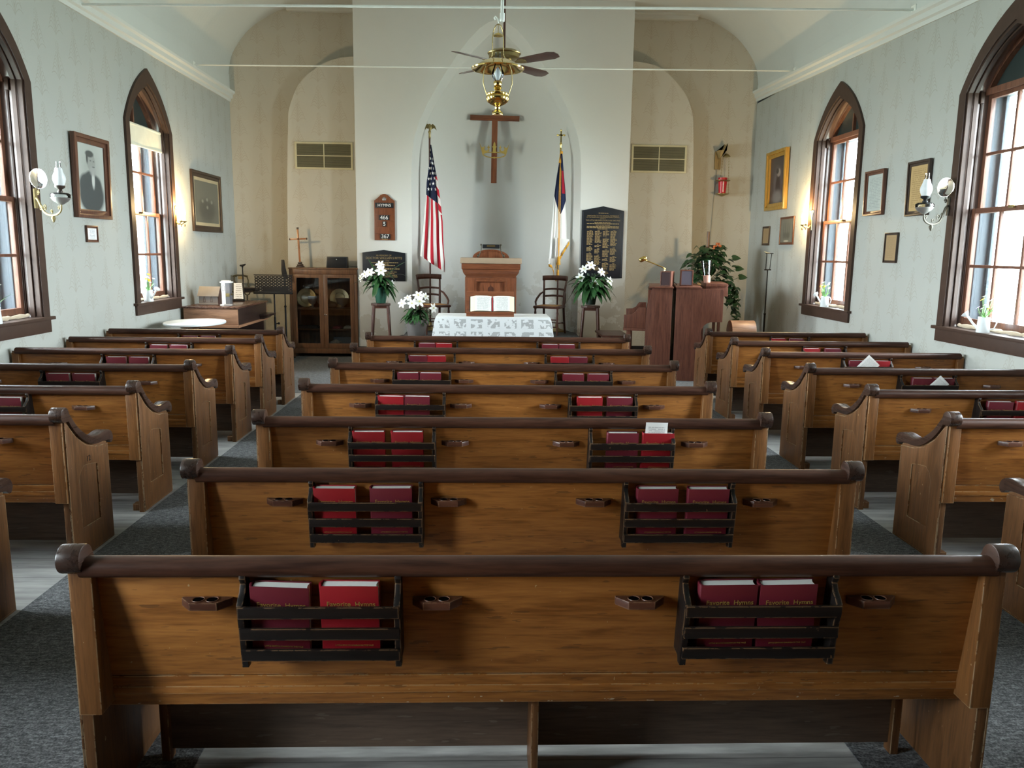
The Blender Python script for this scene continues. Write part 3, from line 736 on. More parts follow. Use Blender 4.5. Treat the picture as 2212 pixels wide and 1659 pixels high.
G_P = 'wooden church pews'
CEN = []
proto = thing('church_pew', 'nearest centre pew, wide amber wood back seen along the bottom of the photo', 'pew', (XC_ROWS[0], YC_ROWS[0], 0), group=G_P)
pew_parts(proto, 1.335, ('scroll', 'scroll'), (-.637, .612), (-.966, -.313, .272, .955), 1, 1); CEN.append(proto)
def crow(i): return '%s centre pew from the camera' % ORD[i] if i else 'nearest centre pew'
for i in range(1, 7):
    lab = ['', 'second centre pew from the camera, with four red hymnals in two black racks', 'third centre pew from the camera, one rack holding a folded leaflet', 'fourth centre pew from the camera, middle of the centre block', 'fifth centre pew from the camera, two red book pairs just showing', 'sixth centre pew from the camera, second behind the lace covered table', 'seventh centre pew, foremost one facing the lace covered table'][i]
    CEN.append(dup(proto, (XC_ROWS[i], YC_ROWS[i], 0), label=lab))
dup(proto, (.02, 1.12, 0), label='centre pew just below the bottom edge of the photo')  # unseen pew, added to shade the floor under the nearest one
YL = [3.05, 4.03, 4.90, 5.85, 6.78, 7.66, 8.47]
YR = [3.10, 4.07, 4.97, 5.95, 6.94, 7.84, 8.76]
LEFT, RIGHT = [], []
labL = ['pew by the portrait side wall at the photo edge, only its scrolled arm showing', 'second pew on the portrait side, its panelled end marked twelve', 'third pew on the portrait side counted from the camera, cup holder on its back', 'fourth pew on the portrait side counted from the camera', 'fifth pew on the portrait side counted from the camera', 'sixth pew on the portrait side, second behind the white table', 'seventh pew on the portrait side, just in front of the white oval table']
labR = ['pew by the organ side wall at the photo edge, only its scrolled arm showing', 'second pew on the organ side, panelled end with scuffed worn edges', 'third pew on the organ side counted from the camera', 'fourth pew on the organ side, a folded leaflet across its red books', 'fifth pew on the organ side, a white sheet leaning on its books', 'sixth pew on the organ side counted from the camera', 'seventh pew on the organ side, foremost and next to the organ']
pl = thing('church_pew', labL[0], 'pew', (-3.25, YL[0], 0), group=G_P); pew_parts(pl, .925, ('wall', 'scroll'), (.05,), (-.55, .585), 2); LEFT.append(pl)
for i in range(1, 7): LEFT.append(dup(pl, (-3.25, YL[i], 0), label=labL[i]))
pr = thing('church_pew', labR[0], 'pew', (3.265, YR[0], 0), group=G_P); pew_parts(pr, .92, ('scroll', 'wall'), (.025,), (-.555, .56), 3); RIGHT.append(pr)
for i in range(1, 7): RIGHT.append(dup(pr, (3.265, YR[i], 0), label=labR[i]))
dup(pl, (-3.25, 2.08, 0), label='portrait side pew outside the photo, level with the nearest centre pew')  # unseen pew, added to keep low window light off the floor
dup(pr, (3.265, 2.12, 0), label='organ side pew outside the photo, level with the nearest centre pew')  # unseen as well, added for the shade it casts on the floor
# painted pew number on the second end panel of the portrait side
me = text_mesh('12', .045, m_iron); me.transform(Matrix.Rotation(PI / 2, 4, 'Z'))
e = [c for c in LEFT[1].children if c.name.startswith('end_panel') and any(g.name.startswith('arm_cap') for g in c.children)][0]
put('pew_number', me, e, (.925 + .0078, .215, .53))

# ------------------------------------------------------------------ hymnals
BW, BH, BT = .163, .219, .038
def hymnal_meshes(cov):
    b = MB(); b.box(0, BW, 0, .003, 0, BH); b.box(0, BW, BT - .003, BT, 0, BH)
    b.prism([(.006, .0), (.001, .003), (-.004, BT * .3), (-.005, BT * .5), (-.004, BT * .7), (.001, BT - .003), (.006, BT), (.006, BT - .002), (.001, BT * .5), (.006, .002)], 'z', 0, BH)
    c = b.mesh('cover', cov, bevel=.001)
    P = [(.006, .0032)]; P += [(BW - .004 - .004 * sin(PI * k / 6), .0032 + (BT - .0064) * k / 6) for k in range(7)] + [(.006, BT - .0032)]
    p = MB().prism(P, 'z', .003, BH - .004).mesh('page_block', m_pagew)
    return c, p
HM = {'m': hymnal_meshes(m_maroon), 's': hymnal_meshes(m_scarlet)}
ttl = text_mesh('Favorite  Hymns', .0205, m_gilt, .0003); sub = text_mesh('LITTLE BROWN CHURCH IN THE VALE', .0062, m_gilt, .0003)
BOOKS = []
def hymnal(pew, x, kind, label, rot=0, dz=0, yaw=0, group='red hymnals in the pew racks', title=True):
    z = .529 + dz
    t = thing('hymnal', label, 'hymnal', (pew.location.x + x - BW / 2, pew.location.y + pface(z) - .055, z), (.128, rot, yaw), group)
    c, p = HM[kind]
    put('cover', c, t); put('page_block', p, t)
    if title: put('title', ttl, t, (BW / 2 + .004, -.0006, .163)); put('subtitle', sub, t, (BW / 2 + .008, -.0006, .030))
    BOOKS.append(t); return t
# (x of the four books, kinds) per centre row
rowb = [((-.755, -.555, .52, .695), 'msmm'), ((-.76, -.536, .525, .730), 'smmm'), ((-.757, -.557, .565, .752), 'ssms'), ((-.764, -.597, .527, .722), 'smsm'), ((-.741, -.572, .533, .729), 'mmmm'), ((-.749, -.582, .525, .690), 'mssm'), ((-.726, -.556, .527, .697), 'msmm')]
KN = {'m': 'maroon', 's': 'bright red'}
def lab_book(kind, which, rack, pewname): return '%s hymnal, %s of two in %s, %s' % (KN[kind], which, rack, pewname)
for i, (xs, ks) in enumerate(rowb):
    pw = CEN[i]; off = -XC_ROWS[i]
    for j in range(4):
        rk = 'the first rack' if j < 2 else 'the second rack'
        wh = 'left' if j % 2 == 0 else 'right'
        nm = (ORD[i] + ' centre pew') 
        rk2 = 'the left rack' if j < 2 else 'the right rack'
        rot = [.035, 0, -.01, .0][j] if i == 0 else rnd.uniform(-.008, .012)
        if i == 0 and j == 3: rot = -.03
        hymnal(pw, xs[j] + off * 0 - (.02 if i == 0 else 0) * 0 + (0), ks[j], lab_book(ks[j], wh, rk2, nm), rot, yaw=rnd.uniform(-.02, .02), title=i < 5)
for i, xs in ((2, ((-3.245, 'm'), (-3.105, 'm'))), (3, ((-3.292, 'm'), (-3.112, 'm'))), (4, ((-3.32, 'm'), (-3.142, 'm'))), (5, ((-3.275, 'm'), (-3.085, 'm'))), (6, ((-3.285, 'm'), (-3.09, 'm')))):
    for j, (x, k) in enumerate(xs):
        x = -3.292 + .187 * j + (0 if i != 2 else .005)
        hymnal(LEFT[i], x + 3.25, k, lab_book(k, ('left', 'right')[j], 'the rack', ORD[i] + ' pew on the portrait side'), rnd.uniform(-.01, .01), title=i < 4)
for i, xs in ((2, ((3.213, 'm'), (3.405, 's'))), (3, ((3.245, 'm'), (3.433, 'm'))), (4, ((3.202, 'm'), (3.425, 's'))), (5, ((3.153, 's'), (3.369, 'm'))), (6, ((3.158, 's'), (3.36, 'm')))):
    for j, (x, k) in enumerate(xs):
        x = min(x, 3.41); hymnal(RIGHT[i], x - 3.265, k, lab_book(k, ('left', 'right')[j], 'the rack', ORD[i] + ' pew on the organ side'), rnd.uniform(-.01, .01), title=i < 4)
# loose papers in the racks
def sheet(name, label, pew, x, y, z, w, h, rx, ry, fold=True, group='loose papers in the pew racks'):
    b = MB()
    b.grid(lambda u, v: (-w / 2 + w * u, .006 * (u - .5) ** 2 * 4, h * v), 6, 6); b.grid(lambda u, v: (-w / 2 + w * u + .002, .003 + .010 * v, h * v * .98 + .002), 4, 4)
    o = b.build(name, m_print_white, None, (pew.location.x + x, pew.location.y + y, z), uv=lambda c: ((c.x + w / 2) / w, c.z / h))
    o.rotation_euler = (rx, ry, 0); solo(o, label, 'leaflet', group); return o
sheet('leaflet', 'white leaflet slipped behind the book at the end of the third centre pew', CEN[2], .735, -.012, .56, .115, .245, .12, .02)
sheet('leaflet', 'folded white leaflet leaning across the books of the fourth pew by the organ', RIGHT[3], .005, -.040, .60, .10, .19, .13, .75)
sheet('leaflet', 'white sheet standing cornerwise in the fifth pew rack by the organ', RIGHT[4], -.03, -.046, .645, .14, .15, .13, .72)
# ------------------------------------------------------------------ wall pictures
def picture(name, label, x, y0, y1, z0, z1, fw, fm, art, depth=.03, mat_in=None, matw=.0, lean=0, group='framed pictures on the side walls'):
    s = 1 if x > 0 else -1
    w = abs(y1 - y0); h = z1 - z0
    t = thing(name, label, 'picture', (x - s * .004, (y0 + y1) / 2, z0), (lean, 0, PI / 2 if s < 0 else -PI / 2), group)
    R = lambda a, b, c, d: [(a, c), (b, c), (b, d), (a, d)]
    # face looks to local -Y (into the room)
    b = MB(); m = fw * .45
    b.ring(R(-w / 2, w / 2, 0, h), R(-w / 2 + m, w / 2 - m, m, h - m), 'y', -depth, 0); b.ring(R(-w / 2 + m, w / 2 - m, m, h - m), R(-w / 2 + fw, w / 2 - fw, fw, h - fw), 'y', -depth * .65, 0)
    b.build('frame', fm, t, bevel=.004)
    q = fw - .004
    if mat_in:
        MB().box(-w / 2 + q, w / 2 - q, -.010, -.004, q, h - q).build('mount', mat_in, t, smooth=0); q = fw + matw
    iw, ih = w - 2 * q, h - 2 * q
    b = MB(); b.quad((-iw / 2, -.0125, q), (iw / 2, -.0125, q), (iw / 2, -.0125, q + ih), (-iw / 2, -.0125, q + ih)); b.box(-iw / 2, iw / 2, -.012, -.003, q, q + ih)
    b.build('print', art, t, smooth=0, uv=lambda c: ((c.x + iw / 2) / iw, (c.z - q) / ih))
    return t
picture('framed_portrait', 'large walnut framed black and white portrait of a bearded man in a suit', XL, 8.03, 8.75, 1.955, 2.77, .085, m_frame, m_pic_man, .045, lean=.02)
picture('framed_notice', 'small reddish framed white notice hanging below the large portrait', XL, 8.225, 8.46, 1.713, 1.882, .03, m_frame, m_print_sign, .02)
picture('framed_engraving', 'dark framed grey engraving between the lit sconce and the front corner', XL, 11.20, 12.40, 1.90, 2.735, .085, m_frame2, m_pic_group, .03, m_print_tan2 if 0 else plain('tan_mount', (.44, .36, .22), .8), .045)
m_giltframe = wood('gilt_frame', (.50, .29, .055), (.34, .18, .03), 'z', .32)
picture('gilt_framed_picture', 'tall gilt framed dark picture of a veiled figure', XR, 11.51, 12.30, 2.343, 3.207, .10, m_giltframe, m_pic_veil, .06, lean=.02)
picture('framed_document', 'small narrow brown framed document under the gilt picture', XR, 12.13, 12.42, 1.825, 2.115, .035, m_frame2, m_print_tan2, .02)
picture('framed_photograph', 'framed grey photograph of a gathering next to the lit candle sconce by the organ', XR, 11.17, 11.69, 1.828, 2.225, .035, m_frame, m_pic_hall, .02)
picture('framed_certificate', 'walnut framed pale grey certificate just beyond the far window on the organ side', XR, 8.65, 9.09, 2.128, 2.622, .05, m_frame, m_print_grey, .035, lean=.02)
picture('framed_document', 'dark framed tan document behind the oil lamp chimney', XR, 7.77, 8.18, 2.085, 2.628, .05, m_frame2, m_print_tan, .03, lean=.02)
picture('framed_document', 'narrow plain brown framed document low between the two windows', XR, 8.29, 8.56, 1.608, 1.929, .028, m_frame2, m_print_tan2, .022)

# ------------------------------------------------------------------ bracket oil lamps
def oil_lamp(mx, my, mz, fx, fy, fz, mm, label):
    t = thing('bracket_oil_lamp', label, 'lamp', (mx, my, mz), group='bracket oil lamps on the window casings')
    D = Vector((fx - mx, fy - my, 0)); Lh = D.length; d = D.normalized(); up = Vector((0, 0, 1)); side = d.cross(up)
    fzr = fz - mz
    def at(a, z, o=0): return d * a + up * z + side * o
    MB().box(-.008, .008, -.022, .022, -.10, .07).ball((0, 0, -.055), .012).ball((0, 0, .05), .010).build('wall_plate', mm, t, bevel=.004)
    b = MB()
    zb = fzr - .085
    arm = [at(.01, -.01), at(.05, -.035), at(Lh * .3, zb - .02), at(Lh * .55, zb - .055), at(Lh * .8, zb - .05), at(Lh * .97, zb - .02), at(Lh, zb + .02), at(Lh, fzr - .05)]
    sm = []
    for i in range(len(arm) - 1):
        for k in range(4):
            u = k / 4; p0 = arm[max(0, i - 1)]; p1 = arm[i]; p2 = arm[i + 1]; p3 = arm[min(len(arm) - 1, i + 2)]
            sm.append(.5 * ((2 * p1) + (p2 - p0) * u + (2 * p0 - 5 * p1 + 4 * p2 - p3) * u * u + (3 * p1 - p0 - 3 * p2 + p3) * u ** 3))
    sm.append(arm[-1]); b.tube(sm, [.012 - .005 * i / len(sm) for i in range(len(sm))], 8)
    for a0, z0, r, tr in ((.09, -.10, .028, 1), (.17, zb + .01, .032, -1), (.06, .03, .025, 1), (Lh * .62, zb - .025, .02, -1), (Lh * .9, zb + .005, .018, 1)):
        b.tube([at(a0 + tr * r * (1 - k / 16) * cos(k * .62), z0 + r * (1 - k / 16) * sin(k * .62)) for k in range(15)], .0045, 6)
    pdt = at(Lh * .66, zb - .075); b.lathe([(0, -.045), (.008, -.035), (.020, -.005), (.012, .01), (.006, .02)], tuple(pdt), 10)
    b.tube([at(.015, .06), at(.03, .11), at(.05, .15)], .006, 6); b.tube([at(.05, .03), at(.075, .07), at(.06, .13)], .004, 6)
    b.build('bracket_arm', mm, t, smooth=60)
    c = tuple(at(Lh, fzr))
    MB().lathe([(0, -.055), (.012, -.055), (.03, -.045), (.062, -.022), (.078, .0), (.076, .004)], c, 20).build('font_cradle', m_pewter, t, smooth=60)
    MB().lathe([(.05, -.024), (.074, -.002), (.080, .012), (.078, .034), (.06, .044), (.02, .048), (0, .048)], c, 20).build('oil_font', m_clear, t, smooth=60)
    MB().lathe([(0, .046), (.022, .046), (.024, .06), (.016, .066), (.018, .075), (.040, .088), (.043, .105), (.038, .106), (.0, .10)], c, 20).build('burner', m_frame2 if mm is not m_bronze else m_iron, t, smooth=60)
    MB().lathe([(.034, .104), (.047, .135), (.052, .16), (.049, .185), (.036, .215), (.028, .245), (.026, .252)], c, 20).build('chimney_globe', m_frost, t, smooth=60)
    MB().lathe([(.020, .25), (.018, .30), (.019, .305)], c, 16).build('chimney_tip', m_clear, t, smooth=60)
    # tilted mirror reflector on its own stalk
    q = at(.085, .155); nrm = Vector((math.copysign(.94, -mx), -.346, 0)).normalized(); Mq = Matrix.Translation(q) @ nrm.to_track_quat('Z', 'Y').to_matrix().to_4x4()
    r = MB().lathe([(0, .0), (.055, .0012), (.084, .003), (.088, .003), (.088, -.003), (.05, -.016), (0, -.022)], (0, 0, 0), 28, Mq).build('reflector', m_mirror, t, smooth=60)
    MB().ball(tuple(at(.035, .155)), .018).tube([at(.05, .15), q], .006, 6).build('reflector_stem', m_iron, r, smooth=60)
    return t
oil_lamp(-4.17, 7.33, 2.10, -3.80, 7.04, 2.075, m_oldbrass, 'brass bracket oil lamp with mirror, mounted on the casing beside the bearded portrait')
oil_lamp(4.17, 7.40, 2.16, 3.82, 7.18, 2.115, m_bronze, 'bronze bracket oil lamp with mirror, hanging before the tan framed document')

# ------------------------------------------------------------------ electric candle sconces
def sconce(x, y, z, label):
    s = 1 if x > 0 else -1
    t = thing('candle_sconce', label, 'sconce', (x, y, z), group='lit electric candle sconces')
    MB().box(-.006 if s > 0 else -.006, .006, -.022, .022, -.09, .15).lathe([(0, -.03), (.02, -.02), (.026, 0), (.02, .02), (0, .03)], (0, 0, .15), 10).build('back_plate', m_brass_dk, t, bevel=.003)
    b = MB()
    for u in (-.06, .06):
        P = [(-s * (.005 + .085 * k / 10), u * k / 10, -.03 - .03 * sin(PI * k / 10)) for k in range(11)]; b.tube(P, .006, 6)
        b.tube([(-s * .09, u + .02 * cos(k * .55) * (1 - k / 15), -.052 - .025 + .022 * sin(k * .55) * (1 - k / 15)) for k in range(13)], .004, 6)
        b.lathe([(0, -.035), (.014, -.033), (.026, -.022), (.028, -.019), (.012, -.02), (.012, -.01), (0, -.01)], (-s * .09, u, 0), 14)
    b.build('arms', m_brass_dk, t, smooth=60)
    for u in (-.06, .06):
        MB().lathe([(0, -.012), (.012, -.012), (.012, .06), (0, .06)], (-s * .09, u, 0), 14).build('candle_sleeve', m_candle, t, smooth=60)
        MB().lathe([(0, .058), (.010, .062), (.017, .08), (.015, .10), (.006, .125), (0, .14)], (-s * .09, u, 0), 14).build('flame_bulb', m_bulb, t, smooth=60)
        l = bpy.data.lights.new('bulb_light', 'POINT'); l.energy = 11.0; l.color = (1, .70, .34); l.shadow_soft_size = .022
        o = bpy.data.objects.new('bulb_light', l); C.objects.link(o); o.location = (x - s * .115, y + u, z + .155)
sconce(XL + .03, 10.55, 2.03, 'lit double candle sconce on the far casing of the window with the roller blind')
sconce(XR - .03, 10.55, 2.10, 'lit double candle sconce between the far window and the framed gathering photograph')

# ------------------------------------------------------------------ hanging things
HX, HY = -.087, 5.5
t = thing('hanging_oil_lamp', 'polished brass oil lamp with a wide shade hanging in front of the cross', 'lamp', (HX, HY, 2.575))
b = MB(); b.lathe([(0, 0), (.036, 0), (.038, .012), (.030, .022), (.020, .028), (.017, .050), (.024, .058), (.045, .066), (.068, .082), (.078, .105), (.077, .118), (.070, .124), (.073, .128), (.072, .138), (.050, .146), (.020, .150), (.0, .150)], n=32); b.build('font', m_brass, t, smooth=50)
MB().lathe([(0, .148), (.018, .148), (.016, .156), (.024, .164), (.030, .174), (.024, .182), (.020, .188), (.026, .190), (.029, .205), (.026, .215), (.0, .215)], n=24).build('burner', m_brass, t, smooth=50)
MB().lathe([(.024, .214), (.030, .228), (.041, .250), (.042, .268), (.032, .292), (.022, .320), (.018, .365), (.017, .40)], n=20).build('chimney', m_clear, t, smooth=60)
MB().lathe([(0, .22), (.012, .23), (.02, .255), (.018, .275), (.008, .30), (0, .305)], n=14).build('bulb', m_frost, t, smooth=60)
MB().lathe([(.172, .300), (.176, .296), (.173, .289), (.150, .296), (.110, .325), (.075, .342), (.040, .352), (.038, .356), (.076, .348), (.112, .332), (.150, .306), (.172, .300)], n=40).build('shade', m_brass, t, smooth=50)
b = MB()
for s in (-1, 1): b.tube([(s * .070, 0, .125), (s * .078, 0, .145), (s * .096, 0, .20), (s * .094, 0, .28), (s * .070, 0, .345), (s * .042, 0, .37), (s * .037, 0, .40), (s * .036, 0, .49), (s * .030, 0, .535), (s * .016, 0, .565), (0, 0, .575)], .0035, 6)
b.build('bail', m_brass_dk, t, smooth=60)
MB().lathe([(.004, .520), (.018, .514), (.034, .503), (.035, .500), (.016, .507), (.004, .510)], n=20).tube([(0, 0, .515), (0, 0, .575)], .002, 6).build('smoke_bell', m_brass, t, smooth=60)
MB().tube([(0, 0, .575), (.0, 0, .60)], .003, 6).lathe([(0, .588), (.014, .588), (.016, .60), (.016, .64), (.011, .645), (.011, 2.80), (0, 2.80)], (.026, 0, 0), 16).box(-.006, .03, -.005, .005, .592, .606).tube([(-.02, 0, .60), (-.026, 0, .612), (-.02, 0, .622), (-.012, 0, .615), (0, 0, .60)], .005, 6).build('hanging_pipe', m_ironpipe, t, smooth=60)
t = thing('ceiling_fan', 'four bladed brown ceiling fan on a long dark rod behind the brass lamp', 'fan', (.022, 8.7, 3.62))
MB().tube([(0, 0, .13), (0, 0, 1.765)], .0125, 10).lathe([(0, 1.70), (.05, 1.71), (.06, 1.765), (0, 1.765)], n=20).build('down_rod', m_darkred, t, smooth=60)
MB().lathe([(0, .145), (.05, .145), (.14, .125), (.176, .10), (.172, .092), (.160, .088), (.160, .055), (.15, .045), (.08, .035), (.08, -.01), (.07, -.03), (.05, -.05), (0, -.055)], n=40).build('motor_housing', m_brass_dk, t, smooth=40)
for k in range(4):
    a = math.radians([-40, 46, 132, 222][k]); M = Matrix.Rotation(a, 4, 'Z')
    T = M @ Matrix.Translation((0, 0, .0)) @ Matrix.Rotation(math.radians(-13), 4, 'X')
    bl = MB().prism([(.20, -.045), (.22, -.058), (.60, -.075), (.675, -.05), (.69, 0), (.675, .05), (.60, .075), (.22, .058), (.20, .045)], 'z', -.004, .004, T).build('blade', m_blade, t, bevel=.0015)
    MB().prism([(.07, -.02), (.15, -.012), (.20, -.04), (.27, -.045), (.285, 0), (.27, .045), (.20, .04), (.15, .012), (.07, .02)], 'z', -.010, -.0045, T).build('blade_iron', m_brass_dk, bl, bevel=.001)

# ------------------------------------------------------------------ on the white bay
t = thing('wall_cross', 'plain reddish wooden cross with a gold crown, hung high in the niche', 'cross', (-.03, 13.265, 2.776), (0, math.radians(0.5), 0))
MB().box(-.046, .046, -.085, -.045, 0, 1.13).build('upright', m_red, t, bevel=.003)
MB().box(-.395, .395, -.090, -.042, .975, 1.055).build('crossbar', m_redx, t, bevel=.003)
b = MB()
def arc(cx, cz, r, a0, a1, n=8, rz=None): return [(cx + r * cos(a0 + (a1 - a0) * i / n), -.115, cz + (rz or r) * sin(a0 + (a1 - a0) * i / n)) for i in range(n + 1)]
zc = .47
b.tube(arc(0, zc - .02, .185, PI, 2 * PI, 18, .055), .009, 6); b.tube(arc(0, zc - .02, .185, 0, PI, 18, .03), .007, 6)
for s in (-1, 1):
    b.prism([(s * .19, zc - .03), (s * .245, zc + .165), (s * .215, zc + .10), (s * .20, zc + .08), (s * .175, zc + .085), (s * .15, zc + .105), (s * .165, zc + .055), (s * .145, zc + .03), (s * .11, zc + .035), (s * .10, zc + .055), (s * .085, zc + .03), (s * .165, zc - .02)], 'y', -.122, -.108)
    b.prism([(s * .092, zc + .02), (s * .102, zc + .075), (s * .122, zc + .085), (s * .103, zc + .095), (s * .096, zc + .13), (s * .088, zc + .095), (s * .07, zc + .085), (s * .085, zc + .07), (s * .08, zc + .02)], 'y', -.122, -.108)
b.prism([(-.03, zc), (-.022, zc + .07), (-.038, zc + .10), (-.02, zc + .105), (-.016, zc + .14), (0, zc + .175), (.016, zc + .14), (.02, zc + .105), (.038, zc + .10), (.022, zc + .07), (.03, zc)], 'y', -.125, -.105)
b.box(-.012, .012, -.118, -.085, zc - .085, zc - .06); b.box(-.012, .012, -.106, -.085, zc + .04, zc + .06)
b.build('crown', m_crown, t, bevel=.001)
# hymn board
t = thing('hymn_board', 'wooden hymn board with white numbers on the plaster beside the striped flag', 'board', (-1.713, YC, 1.825))
w = .157
top = [(w, .600), (w * .86, .612), (w * .62, .640), (w * .38, .678), (w * .15, .695), (0, .698)]
P = [(-w, 0), (w, 0)] + top + [(-x, z) for x, z in top[::-1][1:]]
MB().prism(P, 'y', -.028, -.002).build('board', m_red, t, bevel=.004)
b = MB()
for z in (.095, .195, .29, .39, .47): b.box(-w + .008, w - .008, -.036, -.028, z, z + .012)
b.build('rail', m_redx, t, bevel=.002)
MB().box(-w + .015, w - .015, -.033, -.028, .490, .565).build('title_strip', m_black, t, bevel=.001)
put('lettering', text_mesh('HYMNS', .062, m_white), t, (0, -.0345, .527))
for s_, z, dx in (('466', .340, -.004), ('5', .245, -.002), ('367', .058, .008)):
    wd = .048 * len(s_) + .012; q = MB().box(dx - wd / 2, dx + wd / 2, -.0405, -.0365, z - .036, z + .040).build('number_card', m_black, t, bevel=.001)
    put('number', text_mesh(s_, .083, m_white), q, (dx, -.0415, z))
b = MB(); b.ball((0, -.03, .62), .026, 12, 6); b.tube([(-.02, -.03, .60), (-.03, -.03, .63), (0, -.034, .65), (.028, -.03, .63), (.02, -.03, .60)], .006, 6); b.build('carved_rosette', m_pewter, t, smooth=60)
MB().box(-.045, .045, -.031, -.028, .012, .024).build('maker_strip', m_goldtxt, t)
# memorial tablets
def bars(rows, seed):
    b = MB(); r = random.Random(seed)
    for (x0, x1, z, h) in rows:
        x = x0
        while x < x1 - .008:
            wd = min(x1 - x, r.uniform(.02, .055)); b.box(x, x + wd, -.0225, -.0205, z - h / 2, z + h / 2); x += wd + .007
    return b
t = thing('memorial_tablet', 'smaller black slate tablet with gold lettering behind the lilies, below the hymn board', 'plaque', (-1.732, YC, 1.20), group='black memorial tablets')
MB().prism([(-.332, 0), (.332, 0), (.332, .435), (0, .478), (-.332, .435)], 'y', -.02, -.001).build('slab', m_blk_plaque, t, bevel=.004)
for s_, sz, z in (('IN MEMORY OF', .034, .392), ('DOCTOR WILLIAM S PITTS', .047, .350), ('1830 \u2014 1918', .030, .310), ('AND', .022, .215), ('THE REV', .036, .188)):
    put('lettering', text_mesh(s_, sz, m_goldtxt), t, (0 if s_ != 'THE REV' else -.13, -.0215, z))
bars([(-.20, .22, .283, .012), (-.06, .07, .262, .012), (-.19, .18, .240, .012), (-.05, .24, .188, .02), (-.22, .2, .14, .012), (-.2, .16, .115, .012), (-.12, .2, .09, .012), (-.05, .22, .065, .012)], 3).build('small_lettering', m_goldtxt, t, smooth=0)
t = thing('memorial_tablet', 'tall black slate tablet with four columns of small gold lettering, beside the white banner', 'plaque', (1.665, YC, 1.285), group='black memorial tablets')
MB().prism([(-.328, 0), (.328, 0), (.328, 1.038), (0, 1.105), (-.328, 1.038)], 'y', -.02, -.001).build('slab', m_blk_plaque, t, bevel=.004)
b = MB()
for s in (-1, 1): b.box(s * .309 - .003, s * .309 + .003, -.022, -.02, .02, 1.02)
b.build('edge_line', plain('slate_edge', (.05, .055, .075), .3), t)
for s_, sz, z in (('DEDICATED TO THE ORIGINAL MEMBERSHIP', .0245, .958), ('OF THE BRADFORD CONGREGATIONAL CHURCH', .0225, .935), ('KNOWN AS', .016, .914), ('THE LITTLE BROWN CHURCH IN THE VALE', .0275, .888)):
    put('lettering', text_mesh(s_, sz, m_goldtxt), t, (0, -.0215, z))
head = [(-.07, .08, 1.0, .008), (-.13, .13, .855, .009), (-.25, .25, .838, .010), (-.11, .12, .815, .007), (-.25, .25, .795, .012), (-.25, .25, .777, .010), (-.08, .08, .758, .009)]
r = random.Random(5)
for ci, cx in enumerate((-.245, -.12, .005, .125)):
    rows = []; z = .735; blocks = ([13, 4, 7, 3, 2, 2], [11, 2, 4, 9, 3, 2], [5, 9, 6, 2, 6, 3], [14, 6, 5, 6, 2, 3])[ci]
    for nb in blocks:
        rows.append((cx + .04, cx + .075, z, .006)); z -= .0165
        for k in range(nb):
            rows.append((cx, cx + r.uniform(.07, .105), z, .009)); z -= .0165
        z -= .016
        if z < .1: break
    bars(rows, 9 + ci).build('lettering', m_goldtxt, t, smooth=0)
bars(head, 8).build('lettering', m_goldtxt, t, smooth=0)
# wall vents
def vent(cx, z0, w, h, label):
    t = thing('wall_vent', label, 'vent', (cx, 12.85, z0), group='cream wall vents')
    R = lambda a, b, c, d: [(a, c), (b, c), (b, d), (a, d)]
    b = MB(); b.ring(R(-w / 2, w / 2, 0, h), R(-w / 2 + .03, w / 2 - .03, .03, h - .03), 'y', -.022, -.001); b.box(-w / 2 + .03, w / 2 - .03, -.02, -.004, h / 2 - .008, h / 2 + .008); b.box(-.008, .008, -.020, -.004, .03, h - .03); b.build('frame', m_cream, t, bevel=.003)
    b = MB(); n = 22
    for i in range(n):
        z = .034 + (h - .068) * (i + .5) / n; b.box(-w / 2 + .03, w / 2 - .03, -.014, -.006, z - .004, z + .003, Matrix.Identity(4))
    b.build('louvre_slats', plain('vent_olive', (.20, .19, .115), .5), t, smooth=0)
    MB().box(-w / 2 + .03, w / 2 - .03, -.005, -.002, .03, h - .03).build('dark_back', plain('vent_dark', (.09, .088, .06), .7), t, smooth=0)
vent(-2.695, 2.912, .90, .415, 'cream louvred wall vent above the cross topped cabinet')
vent(2.588, 2.945, .88, .43, 'cream louvred wall vent high above the organ')
# ------------------------------------------------------------------ glass fronted cabinet and its contents
cx0, cx1, cy0, cy1, cz = -3.20, -2.15, 12.42, 12.82, 1.39
t = thing('glass_cabinet', 'brown two door glass fronted cabinet holding silver plates on the portrait side', 'cabinet', (cx0, cy0, 0))
W, D = cx1 - cx0, cy1 - cy0
b = MB(); b.box(0, .03, .022, D, .06, cz - .02); b.box(W - .03, W, .022, D, .06, cz - .02); b.box(.03, W - .03, D - .015, D, .06, cz - .02); b.box(.03, W - .03, .022, D, .06, .12)
for x in (0, W - .06): b.box(x, x + .06, .03, .09, 0, .06); b.box(x, x + .06, D - .07, D, 0, .06)
b.box(0, W, .002, .022, .055, .135); b.box(0, W, .002, .022, 1.29, cz - .02); b.box(0, .045, .002, .022, .135, 1.29); b.box(W - .045, W, .002, .022, .135, 1.29)
b.build('carcass', m_oak, t, bevel=.003)
MB().box(-.012, W + .012, -.012, D, cz - .02, cz).build('top', m_oak, t, bevel=.004)
for z in (.44, .76): MB().box(.03, W - .03, .04, D - .015, z - .018, z).build('shelf', m_oak, t, bevel=.002)
